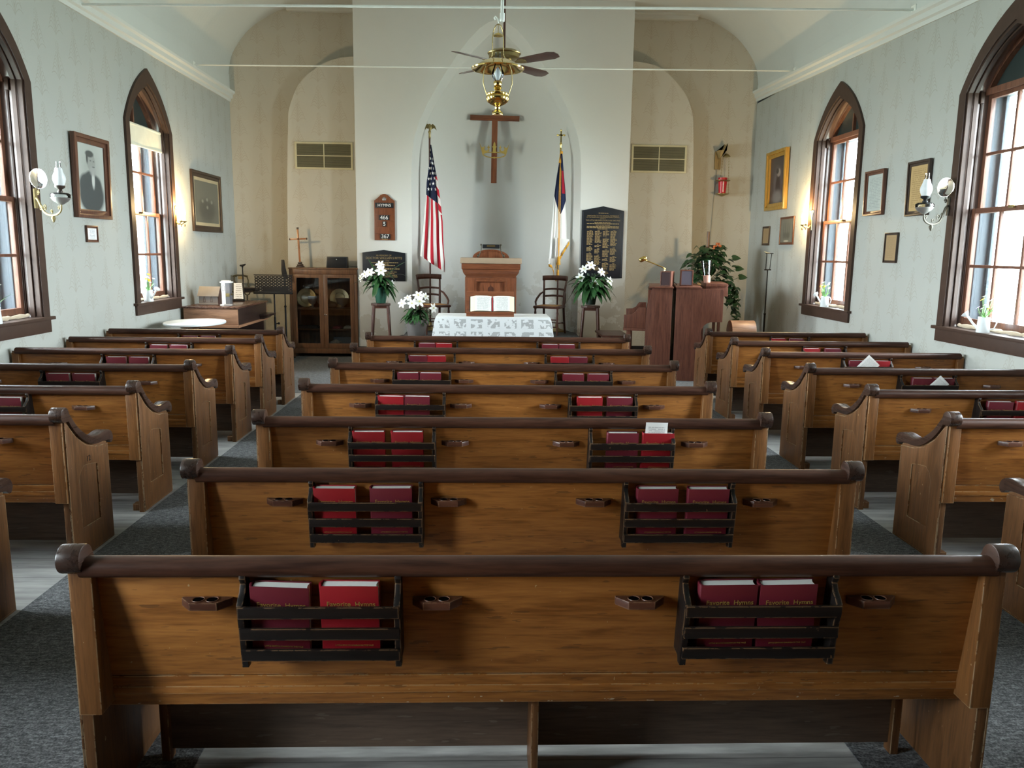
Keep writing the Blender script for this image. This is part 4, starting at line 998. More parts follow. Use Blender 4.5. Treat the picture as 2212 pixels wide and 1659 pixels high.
for i in (0, 1):
    x0 = .045 + i * (W - .09) / 2; x1 = x0 + (W - .09) / 2 - .003
    R = lambda a, b_, c, d: [(a, c), (b_, c), (b_, d), (a, d)]
    b = MB(); b.ring(R(x0, x1, .138, 1.287), R(x0 + .065, x1 - .065, .215, 1.235), 'y', -.003, .020); d = b.build('door', m_oak, t, bevel=.004)
    MB().box(x0 + .062, x1 - .062, .007, .010, .212, 1.238).build('glass', m_cabglass, d, smooth=0)
    if i: MB().box(x0 + .01, x0 + .035, -.010, -.003, .655, .675).lathe([(0, -.02), (.008, -.018), (.006, -.006), (.004, 0)], (0, 0, 0), 10, Matrix.Translation((x0 + .045, -.003, .665)) @ Matrix.Rotation(PI, 4, 'X') @ Matrix.Rotation(PI / 2, 4, 'X')).build('latch', m_silver, d, bevel=.001)
def tray(x, z, r, lab):
    M = Matrix.Translation((x, 12.70, z + r * .985)) @ Matrix.Rotation(math.radians(80), 4, 'X')
    o = MB().lathe([(0, 0), (r * .52, 0), (r * .57, .004), (r * .60, .010), (r * .66, .008), (r * .70, .013), (r * .80, .011), (r * .84, .016), (r * .93, .014), (r, .018), (r * .99, .012), (r * .6, .002), (0, -.004)], n=40, M=M).build('collection_plate', m_goldplate, smooth=60)
    solo(o, lab, 'plate', 'silver plates in the cabinet')
tray(-3.0, .762, .150, 'round gilt centred silver plate behind the first cabinet door')
tray(-2.48, .762, .150, 'round gilt centred silver plate behind the second cabinet door, partly behind the dark bowl')
def goblet(x, y, s, lab, mat=m_pewter, nm='goblet'):
    o = MB().lathe([(0, 0), (.045, 0), (.04, .008), (.012, .018), (.012, .04), (.018, .05), (.04, .062), (.055, .09), (.06, .15), (.066, .165), (.062, .165), (.05, .09), (0, .07)], n=24).build(nm, mat, None, (x, y, .762), smooth=60); o.scale = (s, s, s); solo(o, lab, 'goblet', 'goblets in the cabinet')
goblet(-2.88, 12.56, 1.1, 'dark pewter goblet standing before the first silver plate')
goblet(-2.76, 12.62, 1.15, 'second pewter goblet, half behind the first one in the cabinet')
o = MB().lathe([(0, 0), (.045, 0), (.03, .015), (.015, .03), (.03, .05), (.085, .07), (.10, .13), (.115, .155), (.108, .155), (.09, .13), (0, .08)], n=28).build('footed_bowl', m_pewter, None, (-2.41, 12.57, .762), smooth=60); solo(o, 'wide dark footed bowl in front of the second silver plate', 'bowl')
o = MB().lathe([(0, 0), (.038, 0), (.036, .012), (.010, .022), (.012, .05), (.018, .06), (.010, .07), (.014, .11), (.01, .13), (.035, .15), (.045, .19), (.03, .215), (.012, .225), (.03, .25), (.022, .30), (.014, .33), (.018, .36), (.012, .36), (0, .34)], n=20).build('silver_cruet', m_silver, None, (-2.265, 12.57, .762), smooth=60); solo(o, 'tall slim silver cruet beside the footed bowl', 'cruet')
o = MB().lathe([(0, 0), (.07, 0), (.09, .02), (.10, .05), (.07, .085), (.03, .10), (0, .105)], n=20).build('covered_dish', plain('brown_ware', (.12, .085, .06), .5), None, (-2.60, 12.62, .762), smooth=60); solo(o, 'brown domed dish at the cabinet centre by the plate', 'dish')
for i, (x, c, w_, lab) in enumerate(((-2.96, (.05, .04, .035), .34, 'flat stack of dark papers on the middle cabinet shelf'), (-2.50, (.22, .03, .03), .12, 'thin red booklet on the middle cabinet shelf'), (-2.32, (.55, .48, .38), .14, 'cream booklet at the end of the middle cabinet shelf'))):
    o = MB().box(-w_ / 2, w_ / 2, -.1, .1, 0, .02).box(-w_ / 2 + .01, w_ / 2 - .02, -.09, .09, .0205, .036).build('booklet', plain('booklet_%s' % 'abc'[i], c, .7), None, (x, 12.58, .442), bevel=.002); solo(o, lab, 'booklet', 'booklets in the cabinet')
o = MB().box(-.17, .17, -.11, .11, 0, .025).box(-.15, .05, -.1, .1, .026, .045).build('booklet', plain('booklet_d', (.32, .06, .08), .7), None, (-2.92, 12.58, .122), bevel=.002); solo(o, 'red and pale printed papers lying at the bottom of the cabinet', 'booklet', 'booklets in the cabinet')
b = MB(); b.grid(lambda u, v: ((u - .5) * .16 + .02 * sin(v * 7), .03 * sin(u * 9 + v * 4) - .02, .135 * v * (1 - .4 * abs(u - .45))), 10, 8); o = b.build('crumpled_paper', m_cream if 0 else plain('tan_tissue', (.5, .44, .36), .8), None, (-2.52, 12.52, .135)); solo(o, 'crumpled tan paper at the bottom of the cabinet', 'paper')
o = MB().box(-.20, .20, -.012, .012, 0, .17).build('blue_panel', plain('blue_grey_card', (.18, .21, .25), .7), None, (-2.38, 12.66, .122), bevel=.002); solo(o, 'blue grey card leaning at the back of the lowest cabinet shelf', 'card')
# on top of the cabinet
t = thing('table_cross', 'slim coppery wooden cross standing on the glass cabinet', 'cross', (-3.06, 12.60, 1.392), (0, math.radians(-2.6), 0))
MB().box(-.055, .055, -.05, .05, 0, .022).box(-.042, .042, -.04, .04, .022, .05).box(-.028, .028, -.028, .028, .05, .085).build('stepped_base', m_ebony, t, bevel=.003)
m_copper = wood('copper_wood', (.42, .18, .075), (.26, .10, .04), 'z', .3)
MB().box(-.014, .014, -.012, .012, .085, .585).build('upright', m_copper, t, bevel=.002)
MB().box(-.125, .125, -.012, .012, .425, .450).build('crossbar', m_copper, t, bevel=.002)
for q in ((-.14, -.124, .422, .453), (.124, .14, .422, .453), (-.0155, .0155, .585, .615)): MB().box(q[0], q[1], -.014, .014, q[2], q[3]).build('end_cap', m_ebony, t, bevel=.002)
t = thing('speaker_box', 'small black speaker on the glass cabinet top', 'speaker', (-2.475, 12.56, 1.392))
MB().prism([(-.165, 0), (.165, 0), (.16, .172), (-.152, .172)], 'y', -.06, .08).build('body', m_black, t, bevel=.008)
MB().prism([(-.15, .012), (.15, .012), (.146, .16), (-.14, .16)], 'y', -.068, -.0605).build('grille', m_iron, t, bevel=.004); MB().box(-.008, .008, -.0705, -.068, .125, .135).build('badge', m_silver, t)
MB().tube([(.16, .04, .03), (.24, .06, .02), (.30, .10, .015), (.355, .16, 0), (.365, .2, -.1)], .005, 6).build('cable', m_black, t)

# ------------------------------------------------------------------ melodeon corner
mx0, mx1, my0, my1, mz = -4.17, -3.44, 10.58, 11.98, .905
t = thing('melodeon', 'old wooden melodeon standing along the wall under the far window, models on top', 'organ', (mx0, my0, 0))
W, L = mx1 - mx0, my1 - my0
MB().box(-.0, W + .02, -.02, L + .03, mz - .025, mz - .001).build('top_board', wood('melodeon_top', (.12, .055, .035), (.06, .028, .02), 'y', .28), t, bevel=.006)
for y in (0, L - .022): MB().box(.02, W, y, y + .022, .66, mz - .025).build('end_board', m_oakx, t, bevel=.003)
MB().box(.02, W - .022, .0225, L - .0225, .655, mz - .026).box(W - .021, W, .022, L - .022, .66, mz - .026).build('case', m_ebony, t, bevel=.002)
MB().box(.0, W + .015, -.015, L + .02, .625, .66).build('base_moulding', m_oakx, t, bevel=.006)
b = MB(); b.box(W - .001, W + .14, L - .40, L - .02, .70, .73); b.prism([(W, .66), (W + .06, .66), (W + .10, .70), (W, .70)], 'y', L - .38, L - .04); b.build('key_lid', m_ebony, t, bevel=.004)
for y in (.05, L - .09):
    b = MB(); b.prism([(.06, 0), (.16, 0), (.13, .06), (.10, .2), (.16, .36), (.22, .45), (W - .22, .45), (W - .16, .36), (W - .10, .2), (W - .13, .06), (W - .06, 0), (W + .0, 0), (W - .02, .08), (W - .03, .25), (W - .03, .625), (.05, .625), (.05, .25), (.04, .08)], 'y', y, y + .04); b.build('leg', m_ebony, t, bevel=.003)
MB().box(.3, W - .3, .09, L - .09, .25, .30).build('stretcher', m_ebony, t, bevel=.003)
m_card = plain('model_greyboard', (.27, .25, .24), .75, var=.2); m_dk = plain('model_brown', (.10, .055, .045), .7)
t = thing('model_church', 'small wooden model church body with a gabled roof, on the melodeon', 'model', (-3.93, 11.0, mz))
MB().box(-.13, .125, -.085, .085, 0, .13).box(-.135, .13, -.09, .09, 0, .02).build('walls', m_card, t, bevel=.002)
MB().prism([(-.085, .13), (.085, .13), (0, .235)], 'x', .1255, .132).box(.1255, .132, -.085, .085, .0, .1305).build('gable_end', m_dk, t)
MB().prism([(-.10, .115), (-.098, .128), (0, .248), (.098, .128), (.10, .115), (0, .236)], 'x', -.145, .14).build('roof', m_card, t, bevel=.001)
b = MB()
for x in (-.055, .04): b.ring([(x - .016, .04), (x + .016, .04), (x + .010, .10), (x, .118), (x - .010, .10)], [(x - .012, .045), (x + .012, .045), (x + .007, .098), (x, .112), (x - .007, .098)], 'y', -.088, -.0845)
b.build('window_outline', m_dk, t)
t = thing('model_tower', 'grey and white model bell tower in front of the model church', 'model', (-3.66, 10.86, mz))
MB().box(-.055, -.004, -.05, .05, 0, .305).box(-.07, .07, -.06, .06, .305, .322).box(-.055, .05, -.045, .045, .322, .336).box(-.07, .0, -.09, -.04, 0, .018).build('white_side', m_white, t, bevel=.002)
MB().box(-.0035, .055, -.05, .05, .02, .305).build('grey_side', plain('model_slate', (.12, .115, .12), .7), t, bevel=.002)
MB().box(.0, .052, -.056, -.0505, .12, .165).box(.058, .075, -.02, .02, .14, .16).build('gold_panel', m_brass_dk, t); MB().ring([(-.045, .20), (-.015, .20), (-.012, .26), (-.03, .285), (-.048, .26)], [(-.041, .205), (-.019, .205), (-.017, .258), (-.03, .278), (-.043, .258)], 'y', -.053, -.0505).build('window_outline', m_pewter, t)
MB().box(-.012, .09, -.10, -.051, 0, .022).build('steps', m_card, t, bevel=.002)
t = thing('standing_notice', 'small white printed card standing in a dark holder behind the model tower', 'card', (-3.78, 11.75, mz), (-.22, 0, .1))
o = MB(); o.quad((-.07, -.006, .03), (.07, -.006, .03), (.045, -.006, .27), (-.07, -.006, .27)); o.build('sheet', m_print_sign, t, uv=lambda c: ((c.x + .07) / .14, c.z / .27), smooth=0); MB().box(-.08, .08, -.03, .03, 0, .03).box(-.075, .075, -.004, .006, .02, .275).build('holder', m_iron, t, bevel=.003)
t = thing('antique_music_stand', 'antique brown music stand with curved lyre desk in the front corner', 'stand', (-3.99, 12.75, 0))
b = MB()
for s in (-1, 1): b.tube([(s * .06 - .05, 0, 1.24), (s * .10 - .05, 0, 1.23), (s * .11 - .04, -.01, 1.17), (s * .05 - .02 + .04 * s, -.02, 1.10), (s * .10, -.03, 1.03), (s * .16, -.05, .99), (s * .20 + .0, -.07, 1.0)], .012, 6)
b.tube([(-.17, 0, 1.235), (-.12, 0, 1.25), (.0, 0, 1.25), (.06, 0, 1.235)], .014, 6); b.build('lyre_frame', plain('olive_iron', (.085, .07, .035), .5), t, smooth=60)
MB().box(-.09, .0, -.005, .005, 1.19, 1.235).build('desk_panel', m_pine, t)
MB().box(-.02, .26, -.12, -.02, 1.045, 1.065).prism([(.0, .98), (.20, .99), (.26, 1.045), (-.02, 1.045)], 'y', -.05, -.03).build('ledge', m_ebony, t, bevel=.003)
MB().tube([(.05, -.03, .95), (.05, -.03, .03)], .012, 8).tube([(.0, -.03, 1.0), (.02, -.03, .955), (.05, -.03, .94), (.08, -.03, .955), (.10, -.03, 1.0)], .010, 6).build('stem', m_bronze, t, smooth=60)
b = MB()
for k in range(3): a = k * 2.09 + .4; b.tube([(.05, -.03, .14), (.05 + .12 * cos(a), -.03 + .12 * sin(a), .07), (.05 + .2 * cos(a), -.03 + .2 * sin(a), .012)], .012, 6)
b.build('tripod_foot', m_bronze, t, smooth=60)
def mic_stand(x, y, h, label, head, z0=.0):
    t = thing('microphone_stand', label, 'stand', (x, y, 0), group='black microphone stands')
    MB().tube([(0, 0, .02), (0, 0, h * .55)], .014, 10).build('lower_tube', m_iron, t, smooth=60); MB().tube([(0, 0, h * .55), (0, 0, h)], .009, 10).ball((0, 0, h * .55), .020).build('upper_tube', m_iron, t, smooth=60)
    MB().lathe([(0, 0), (.13, 0), (.13, .012), (.03, .03), (.016, .04), (0, .04)], n=28).build('round_base', m_iron, t, smooth=60)
    head(t, h); return t
def head_clip(t, h): MB().tube([(0, 0, h), (0, 0, h + .02)], .013, 8).tube([(-.035, 0, h + .035), (0, -.01, h + .03), (.05, 0, h + .055)], [.012, .02, .010], 8).build('microphone_clip', m_iron, t, smooth=60)
mic_stand(-3.87, 12.30, 1.38, 'thin black microphone stand rising behind the model tower', head_clip)
def head_fold(t, h): MB().prism([(-.03, h - .20), (.055, h - .22), (.02, h - .06), (.006, h + .06), (-.035, h + .06), (-.04, h - .1)], 'y', -.018, .018).build('folded_boom', m_iron, t, bevel=.006)
mic_stand(-3.235, 12.28, 1.45, 'black microphone stand with folded boom behind the music stand', head_fold)
def head_fork(t, h):
    MB().tube([(-.028, 0, h + .24), (-.03, 0, h + .005), (.03, 0, h + .005), (.045, 0, h + .24)], .006, 6).tube([(-.05, 0, h), (.05, 0, h)], .010, 6).tube([(-.045, 0, h + .24), (.07, 0, h + .24)], .007, 6).build('fork', m_iron, t, smooth=60); MB().tube([(-.07, 0, h + .27), (-.03, 0, h + .25), (.02, 0, h + .243)], [.003, .006, .006], 6).build('white_tip', m_cream, t)
mic_stand(4.05, 11.72, 1.46, 'slim black stand with a forked top against the side wall by the organ', head_fork)
t = thing('music_stand', 'black sheet music stand with round holes beside the glass cabinet', 'stand', (-3.33, 12.0, 0))
b = MB(); w, h = .28, .27; nx, nzr = 10, 6
cellx = 2 * w / nx; cellz = .055
def gridplate():
    z0, z1 = 1.02, 1.285
    for i in range(nx):
        for j in range(nzr):
            xa = -w + i * cellx; za = z0 + .01 + j * (z1 - z0 - .02) / nzr; xb = xa + cellx; zb = za + (z1 - z0 - .02) / nzr
            hole = not (j < 2 and 2 <= i < 9)
            if not hole: b.quad((xa, 0, za), (xb, 0, za), (xb, 0, zb), (xa, 0, zb)); continue
            cxm, czm = (xa + xb) / 2, (za + zb) / 2
            sq = []; ci = []
            for k in range(12):
                a = 2 * PI * k / 12 + PI / 12; dx, dz = cos(a), sin(a); m = max(abs(dx) / (cellx / 2), abs(dz) / ((zb - za) / 2)); sq.append((cxm + dx / m, czm + dz / m)); ci.append((cxm + .0135 * dx, czm + .0085 * dz))
            for k in range(12):
                n_ = (k + 1) % 12; b.quad((sq[k][0], 0, sq[k][1]), (sq[n_][0], 0, sq[n_][1]), (ci[n_][0], 0, ci[n_][1]), (ci[k][0], 0, ci[k][1]))
gridplate()
dk = b.build('desk', m_iron, t, weld=True, smooth=0); md = dk.modifiers.new('thickness', 'SOLIDIFY'); md.thickness = .004
MB().box(-w - .006, w + .006, -.06, -.004, 1.005, 1.022).box(-w - .006, w + .006, -.064, -.06, 1.005, 1.04).box(-w - .008, w + .008, -.006, .008, 1.28, 1.292).build('desk_lip', m_iron, t, bevel=.002)
MB().tube([(0, .02, .05), (0, .02, .66)], .016, 10).tube([(0, .02, .66), (0, .02, 1.06)], .011, 10).tube([(0, .02, .55), (.05, .02, .56)], .008, 8).ball((.055, .02, .56), .018).box(-.04, .04, .006, .03, 1.0, 1.10).build('post', m_iron, t, smooth=60)
b = MB()
for k in range(3): a = k * 2.094 + .5; b.tube([(0, .02, .22), (.05 * cos(a), .02 + .05 * sin(a), .16), (.24 * cos(a), .02 + .24 * sin(a), .008)], .009, 6)
b.build('tripod_foot', m_iron, t, smooth=60)
t = thing('oval_table', 'glossy white oval table top just behind the foremost pew on the portrait side', 'table', (-3.70, 9.74, 0))
MB().lathe([(0, .755), (.98, .755), (1.0, .762), (1.0, .775), (.985, .782), (0, .784)], n=56, sx=.345, sy=.47).build('table_top', m_enamel, t, smooth=50)
MB().lathe([(0, .03), (.22, .03), (.2, .05), (.05, .08), (.04, .70), (.12, .755), (0, .755)], n=24).lathe([(0, 0), (.24, 0), (.22, .03), (0, .03)], n=24).build('pedestal', m_oak, t, smooth=50)

# ------------------------------------------------------------------ lilies, stands
def leaf_strap(b, base, az, L, up, droop, w, tw=0, n=9):
    d = Vector((cos(az), sin(az), 0)); sd = Vector((-sin(az), cos(az), 0))
    P = []
    for i in range(n + 1):
        u = i / n; P.append(Vector(base) + d * L * (u * (1 - .15 * up * u)) + Vector((0, 0, L * (up * u - droop * u * u))))
    for i in range(n):
        ww = [w * (.25 + .75 * sin(PI * min(1, .12 + (k / n) * .9)) ** .8) * (1 if k < n else .05) for k in (i, i + 1)]
        for s in (-1, 1):
            q = [P[i], P[i + 1], P[i + 1] + s * sd * ww[1] + Vector((0, 0, .25 * ww[1])), P[i] + s * sd * ww[0] + Vector((0, 0, .25 * ww[0]))]
            b.quad(*(q if s > 0 else q[::-1]))
def lily_flower(parent, pos, face, r):
    N_ = Vector(face).normalized(); M = Matrix.Translation(pos) @ N_.to_track_quat('Z', 'Y').to_matrix().to_4x4()
    b = MB()
    for k in range(6):
        a = k * PI / 3; rr = r * (1 if k % 2 else .94)
        def fn(u, v, a=a, rr=rr):
            w = rr * .23 * sin(PI * min(1, .08 + .92 * u)) ** .75
            x = rr * (.08 + .92 * u); z = rr * (.42 * u * (1.25 - u) - .30) - abs(v - .5) * -.05 * rr * 2
            y = (v - .5) * 2 * w; p = M @ Vector((x * cos(a) - y * sin(a), x * sin(a) + y * cos(a), z)); return p
        b.grid(fn, 6, 2)
    b.tube([M @ Vector((0, 0, -r * .30)), M @ Vector((0, 0, -r * .9))], [r * .11, r * .05], 8)
    f = b.build('flower', m_petal, parent, smooth=60, fix=False)
    b = MB()
    for k in range(6): a = k * PI / 3 + .5; b.tube([M @ Vector((0, 0, -r * .25)), M @ Vector((r * .14 * cos(a), r * .14 * sin(a), r * .12))], [r * .014, r * .028], 5)
    b.build('stamen', m_stamen, f, smooth=60)
def lily(loc, label, potkind, flowers, leaves, seed, span, h, extra=()):
    r = random.Random(seed); t = thing('potted_lily', label, 'plant', loc, group='potted white lilies by the altar')
    if potkind == 'wrap':
        def wrapf(u, v):
            a = 2 * PI * u; q = .072 + .035 * v + .010 * v * sin(a * 7) + .14 * max(0, v - .8) * (.6 + .4 * sin(a * 4))
            return (q * cos(a), q * sin(a), .255 * v + .02 * sin(a * 5) * v * v)
        b = MB(); b.grid(wrapf, 64, 10); b.lathe([(0, .0), (.072, .0)], n=24); b.build('foil_wrap', m_greenwrap, t, smooth=60, weld=True); ph = .22
    elif potkind == 'dark':
        MB().lathe([(0, 0), (.07, 0), (.10, .17), (.105, .17), (.105, .19), (.098, .19), (.09, .15), (0, .15)], n=28).build('pot', m_darkgreen, t, smooth=50); ph = .17
    else:
        MB().lathe([(0, 0), (.118, 0), (.124, .01), (.158, .195), (.168, .20), (.172, .255), (.166, .258), (.158, .25), (.15, .22), (0, .22)], n=36).build('pot', m_greypot, t, smooth=50); MB().lathe([(0, .225), (.150, .222)], n=24).build('soil', m_soil, t); ph = .235
    b = MB()
    for i in range(leaves):
        az = i * 2.399 + r.uniform(-.3, .3); az = -az if sin(az) > .55 else az; L = span * r.uniform(.6, 1.05); zb = ph + h * r.uniform(0, .75)
        leaf_strap(b, (.02 * cos(az), .02 * sin(az), zb), az, L, r.uniform(.25, .8), r.uniform(.55, 1.15), r.uniform(.027, .042) * span / .3)
    for (az, L, up, dr, w, zb) in extra: leaf_strap(b, (0, 0, zb), az, L, up, dr, w)
    for k in range(5): a = k * 1.3; b.tube([(0, 0, ph - .02), (.03 * cos(a), .03 * sin(a), ph + h * .5), (.07 * cos(a), .07 * sin(a), ph + h)], .006, 5)
    b.build('foliage', m_leaf, t, smooth=60, fix=False)
    for (x, y, z, fx, fy, fz, rr) in flowers: lily_flower(t, (x, y, z), (fx, fy, fz), rr)
    return t
lily((-1.735, 12.02, .886), 'white lily in crinkled green foil on the stand below the hymn board', 'wrap',
     [(-.22, -.12, .435, -.5, -.8, .3, .075), (-.14, -.15, .46, -.1, -1, .35, .085), (.03, -.17, .49, .1, -1, .3, .095), (.0, -.06, .58, -.2, -.8, .5, .08), (.17, -.05, .30, .6, -.8, .1, .06), (-.30, -.06, .37, -.9, -.6, .1, .07)],
     38, 11, .30, .24, [(.25, .46, 1.0, .35, .05, .32), (.05, .50, .9, .75, .014, .3), (1.8, .35, 1.2, .25, .03, .3), (2.4, .34, 1.1, .2, .022, .35), (3.3, .46, .35, .5, .035, .33)])
lily((1.452, 12.0, .896), 'white lily with arching strap leaves in a dark pot, in front of the tall tablet', 'dark',
     [(-.13, -.10, .545, -.3, -.8, .6, .085), (-.02, -.08, .60, .2, -.8, .6, .09), (.15, -.06, .50, .5, -.7, .4, .085), (-.19, -.14, .42, -.5, -.9, .3, .085), (.03, -.20, .33, .1, -1, .15, .095), (.27, -.10, .36, .7, -.8, .2, .085)],
     62, 12, .40, .30)
lily((-1.165, 11.62, .421), 'white lily in a plain grey pot at the platform edge beside the cane chair', 'grey',
     [(-.20, -.12, .50, -.5, -.8, .4, .085), (-.05, -.16, .50, -.2, -1, .3, .09), (.06, -.14, .53, .2, -.9, .4, .095), (.03, -.05, .62, -.1, -.7, .7, .095), (.14, -.02, .60, .6, -.6, .5, .075), (.26, -.08, .43, .8, -.7, .2, .085), (-.12, -.08, .58, -.3, -.6, .7, .07)],
     44, 13, .26, .20)
def plant_stand(x, y, label, ang):
    t = thing('plant_stand', label, 'stand', (x, y, 0), (0, 0, ang), group='tall dark plant stands')
    MB().prism([(.15 * cos(PI / 4 * k + PI / 8) * 1.04, .15 * sin(PI / 4 * k + PI / 8) * 1.04) for k in range(8)], 'z', .850, .882).build('top', wood('stand_top', (.11, .06, .045), (.06, .03, .025), 'x', .35), t, bevel=.006)
    MB().ring([(-.115, -.115), (.115, -.115), (.115, .115), (-.115, .115)], [(-.10, -.10), (.10, -.10), (.10, .10), (-.10, .10)], 'z', .81, .85).build('apron', m_darkred, t, bevel=.003)
    for sx in (-1, 1):
        for sy in (-1, 1): MB().tube([(sx * .105, sy * .105, .848), (sx * .155, sy * .155, 0)], [.022, .018], 8).build('leg', m_darkred, t, smooth=50)
plant_stand(-1.735, 12.02, 'dark four legged plant stand below the hymn board', .1)
plant_stand(1.452, 12.0, 'dark four legged plant stand in front of the tall tablet', -.1)
o = MB().tube([(-1.62, 11.60, .012), (-1.615, 11.59, .16), (-1.57, 11.58, .30), (-1.50, 11.58, .40), (-1.42, 11.58, .43), (-1.37, 11.59, .44), (-1.32, 11.60, .43)], .008, 8).build('black_cable', m_black, smooth=60); solo(o, 'black cable arching from the floor up to the grey lily pot', 'cable')
# ------------------------------------------------------------------ pulpit, chairs, table
PZ = .421
t = thing('pulpit', 'reddish wooden pulpit with a recessed panel and arched book rest, centre of the platform', 'pulpit', (-.075, 11.72, PZ))
def frame_y(b, out, inn, y0, y1):
    R = lambda q: [(q[0], q[2]), (q[1], q[2]), (q[1], q[3]), (q[0], q[3])]
    b.ring(R(out), R(inn), 'y', y0, y1)
b = MB(); b.box(-.355, .355, .03, .52, 0, .90); frame_y(b, (-.355, .355, 0, .90), (-.235, .235, .30, .845), 0, .03); b.build('body', m_red, t, bevel=.004)
b = MB(); frame_y(b, (-.235, .235, .30, .845), (-.212, .212, .323, .822), .004, .016); frame_y(b, (-.212, .212, .323, .822), (-.200, .200, .335, .81), .010, .026); b.build('panel_moulding', m_red, t, bevel=.003)
b = MB(); tf = []
for (cx, cz_, r, a0, a1) in ((.062, .615, .055, -PI * .55, PI * .62), (0, .70, .045, -PI * .12, PI * .5)):
    tf += [(cx + r * cos(a0 + (a1 - a0) * i / 8), cz_ + r * sin(a0 + (a1 - a0) * i / 8)) for i in range(9)]
tf = [(.02, .50), (.03, .57)] + tf; tf = tf[:-1] + [(0, .775)]
b.prism(tf + [(-x, z) for x, z in tf[::-1][1:]], 'y', .0295, .034); b.build('trefoil', m_darkred, t)
for s in (-1, 1): MB().box(s * .362 - .018, s * .362 + .018, .001, .05, 0, .885).build('corner_post', m_red, t, bevel=.008)
b = MB(); lv = [(.362, .865), (.375, .90), (.395, .925), (.41, .95), (.418, .99), (.43, 1.0), (.43, 1.035)]
for (w0, z0), (w1, z1) in zip(lv, lv[1:]):
    for s in (-1, 1): pass
    V0 = [(-w0, -(w0 - .36)), (w0, -(w0 - .36)), (w0, .52 + (w0 - .36)), (-w0, .52 + (w0 - .36))]; V1 = [(-w1, -(w1 - .36)), (w1, -(w1 - .36)), (w1, .52 + (w1 - .36)), (-w1, .52 + (w1 - .36))]
    for k in range(4): b.quad((*V0[k], z0), (*V0[(k + 1) % 4], z0), (*V1[(k + 1) % 4], z1), (*V1[k], z1))
b.box(-.43, .43, -.07, .59, 1.034, 1.078); b.build('cornice', m_redx, t, weld=True, smooth=30)
MB().box(-.449, .449, -.088, .60, 1.079, 1.160).build('top_cloth', plain('tan_pulpit_cover', (.33, .24, .16), .7), t, bevel=.006)
w = .275; b = MB(); A = [(w * cos(PI * k / 24), 1.16 + .125 * sin(PI * k / 24)) for k in range(25)]; B = [(.215 * cos(PI * k / 24) , 1.16 + .102 * sin(PI * k / 24) ** .8 if 0 < k < 24 else 1.16) for k in range(25)]
b.prism(A, 'y', .30, .335); b.ring(A, B, 'y', .285, .30, closed=False); b.build('arched_book_rest', m_red, t, bevel=.003)
l = put('reading_light', None, t)
MB().box(-.128, .128, .225, .285, 1.298, 1.358).build('light_housing', m_iron, l, bevel=.005); MB().box(-.062, .062, .2215, .2245, 1.324, 1.348).build('brass_plate', m_brass_dk, l)
b = MB()
for s in (-1, 1): b.tube([(s * .20, .25, 1.163), (s * .175, .25, 1.20), (s * .148, .25, 1.27), (s * .145, .25, 1.345)], .007, 6); b.ball((s * .148, .25, 1.352), .014); b.ball((s * .19, .25, 1.19), .02)
b.build('light_arm', m_bronze, l, smooth=60)
def altar_chair(x, y, ang, s, label):
    t = thing('cane_armchair', label, 'chair', (x, y, PZ), (0, 0, ang), group='cane seated altar chairs')
    sh = .445; m = m_darkred
    b = MB(); b.prism([(-.21, -.20), (-.22, -.12), (-.19, .20), (.19, .20), (.22, -.12), (.21, -.20), (.12, -.235), (-.12, -.235)], 'z', sh - .035, sh); b.build('seat_frame', m, t, bevel=.010)
    MB().prism([(-.165, -.17), (-.15, .15), (.15, .15), (.165, -.17), (.10, -.195), (-.10, -.195)], 'z', sh + .0005, sh + .006).build('cane_seat', m_cane, t, bevel=.002)
    for q in (-1, 1):
        MB().lathe([(0, 0), (.012, 0), (.014, .06), (.011, .12), (.017, .16), (.012, .20), (.018, .24), (.013, .28), (.019, .34), (.013, .38), (.018, sh - .036), (0, sh - .036)], (q * .175, -.19, 0), 12).build('leg', m, t, smooth=60)
        P = [(q * .17, .27, 0), (q * .165, .22, .2), (q * .16, .185, sh), (q * .165, .20, sh + .18), (q * .18, .245, sh + .36), (q * .188, .265, sh + .44)]
        MB().tube(P, [.016, .018, .020, .018, .016, .015], 8).build('back_post', m, t, smooth=60)
        P = [(q * .172, .21, sh + .20), (q * .20, .12, sh + .17), (q * .225, .03, sh + .10), (q * .235, -.01, sh + .05), (q * .218, -.03, sh + .0)]
        MB().tube(P, [.012, .016, .017, .016, .014], 8).build('arm', m, t, smooth=60)
    def slat(nm, z0, hgt, w, bow):
        b = MB(); b.grid(lambda u, v: ((u - .5) * 2 * w, .20 + .10 * max(0, z0 - sh - .05) ** 1.0 * .9 + .035 * (1 - (2 * u - 1) ** 2), z0 + hgt * (v - .5) + bow * (1 - (2 * u - 1) ** 2)), 14, 2)
        o = b.build(nm, m, t, smooth=60); q = o.modifiers.new('thickness', 'SOLIDIFY'); q.thickness = .016
    slat('crest_rail', sh + .41, .075, .205, .008); slat('back_slat', sh + .235, .03, .17, .012); slat('back_slat', sh + .13, .03, .165, .012)
    b = MB()
    for z in (.13, .24): b.tube([(-.175, -.19, z), (.175, -.19, z)], .009, 6)
    for q in (-1, 1): b.tube([(q * .175, -.19, .18), (q * .166, .225, .18)], .009, 6)
    b.tube([(-.166, .23, .16), (.166, .23, .16)], .009, 6); b.build('stretchers', m, t, smooth=60)
altar_chair(-.944, 12.14, math.radians(22), -1, 'dark cane seated armchair under the striped flag')
altar_chair(.845, 12.14, math.radians(-22), 1, 'dark cane seated armchair under the white banner')
tx0, tx1, ty0, ty1, th = -.815, .720, 10.62, 11.30, .800
t = thing('communion_table', 'wooden table in front of the platform, hidden under a white lace cloth', 'table', ((tx0 + tx1) / 2, (ty0 + ty1) / 2, 0))
W, D = (tx1 - tx0) / 2, (ty1 - ty0) / 2
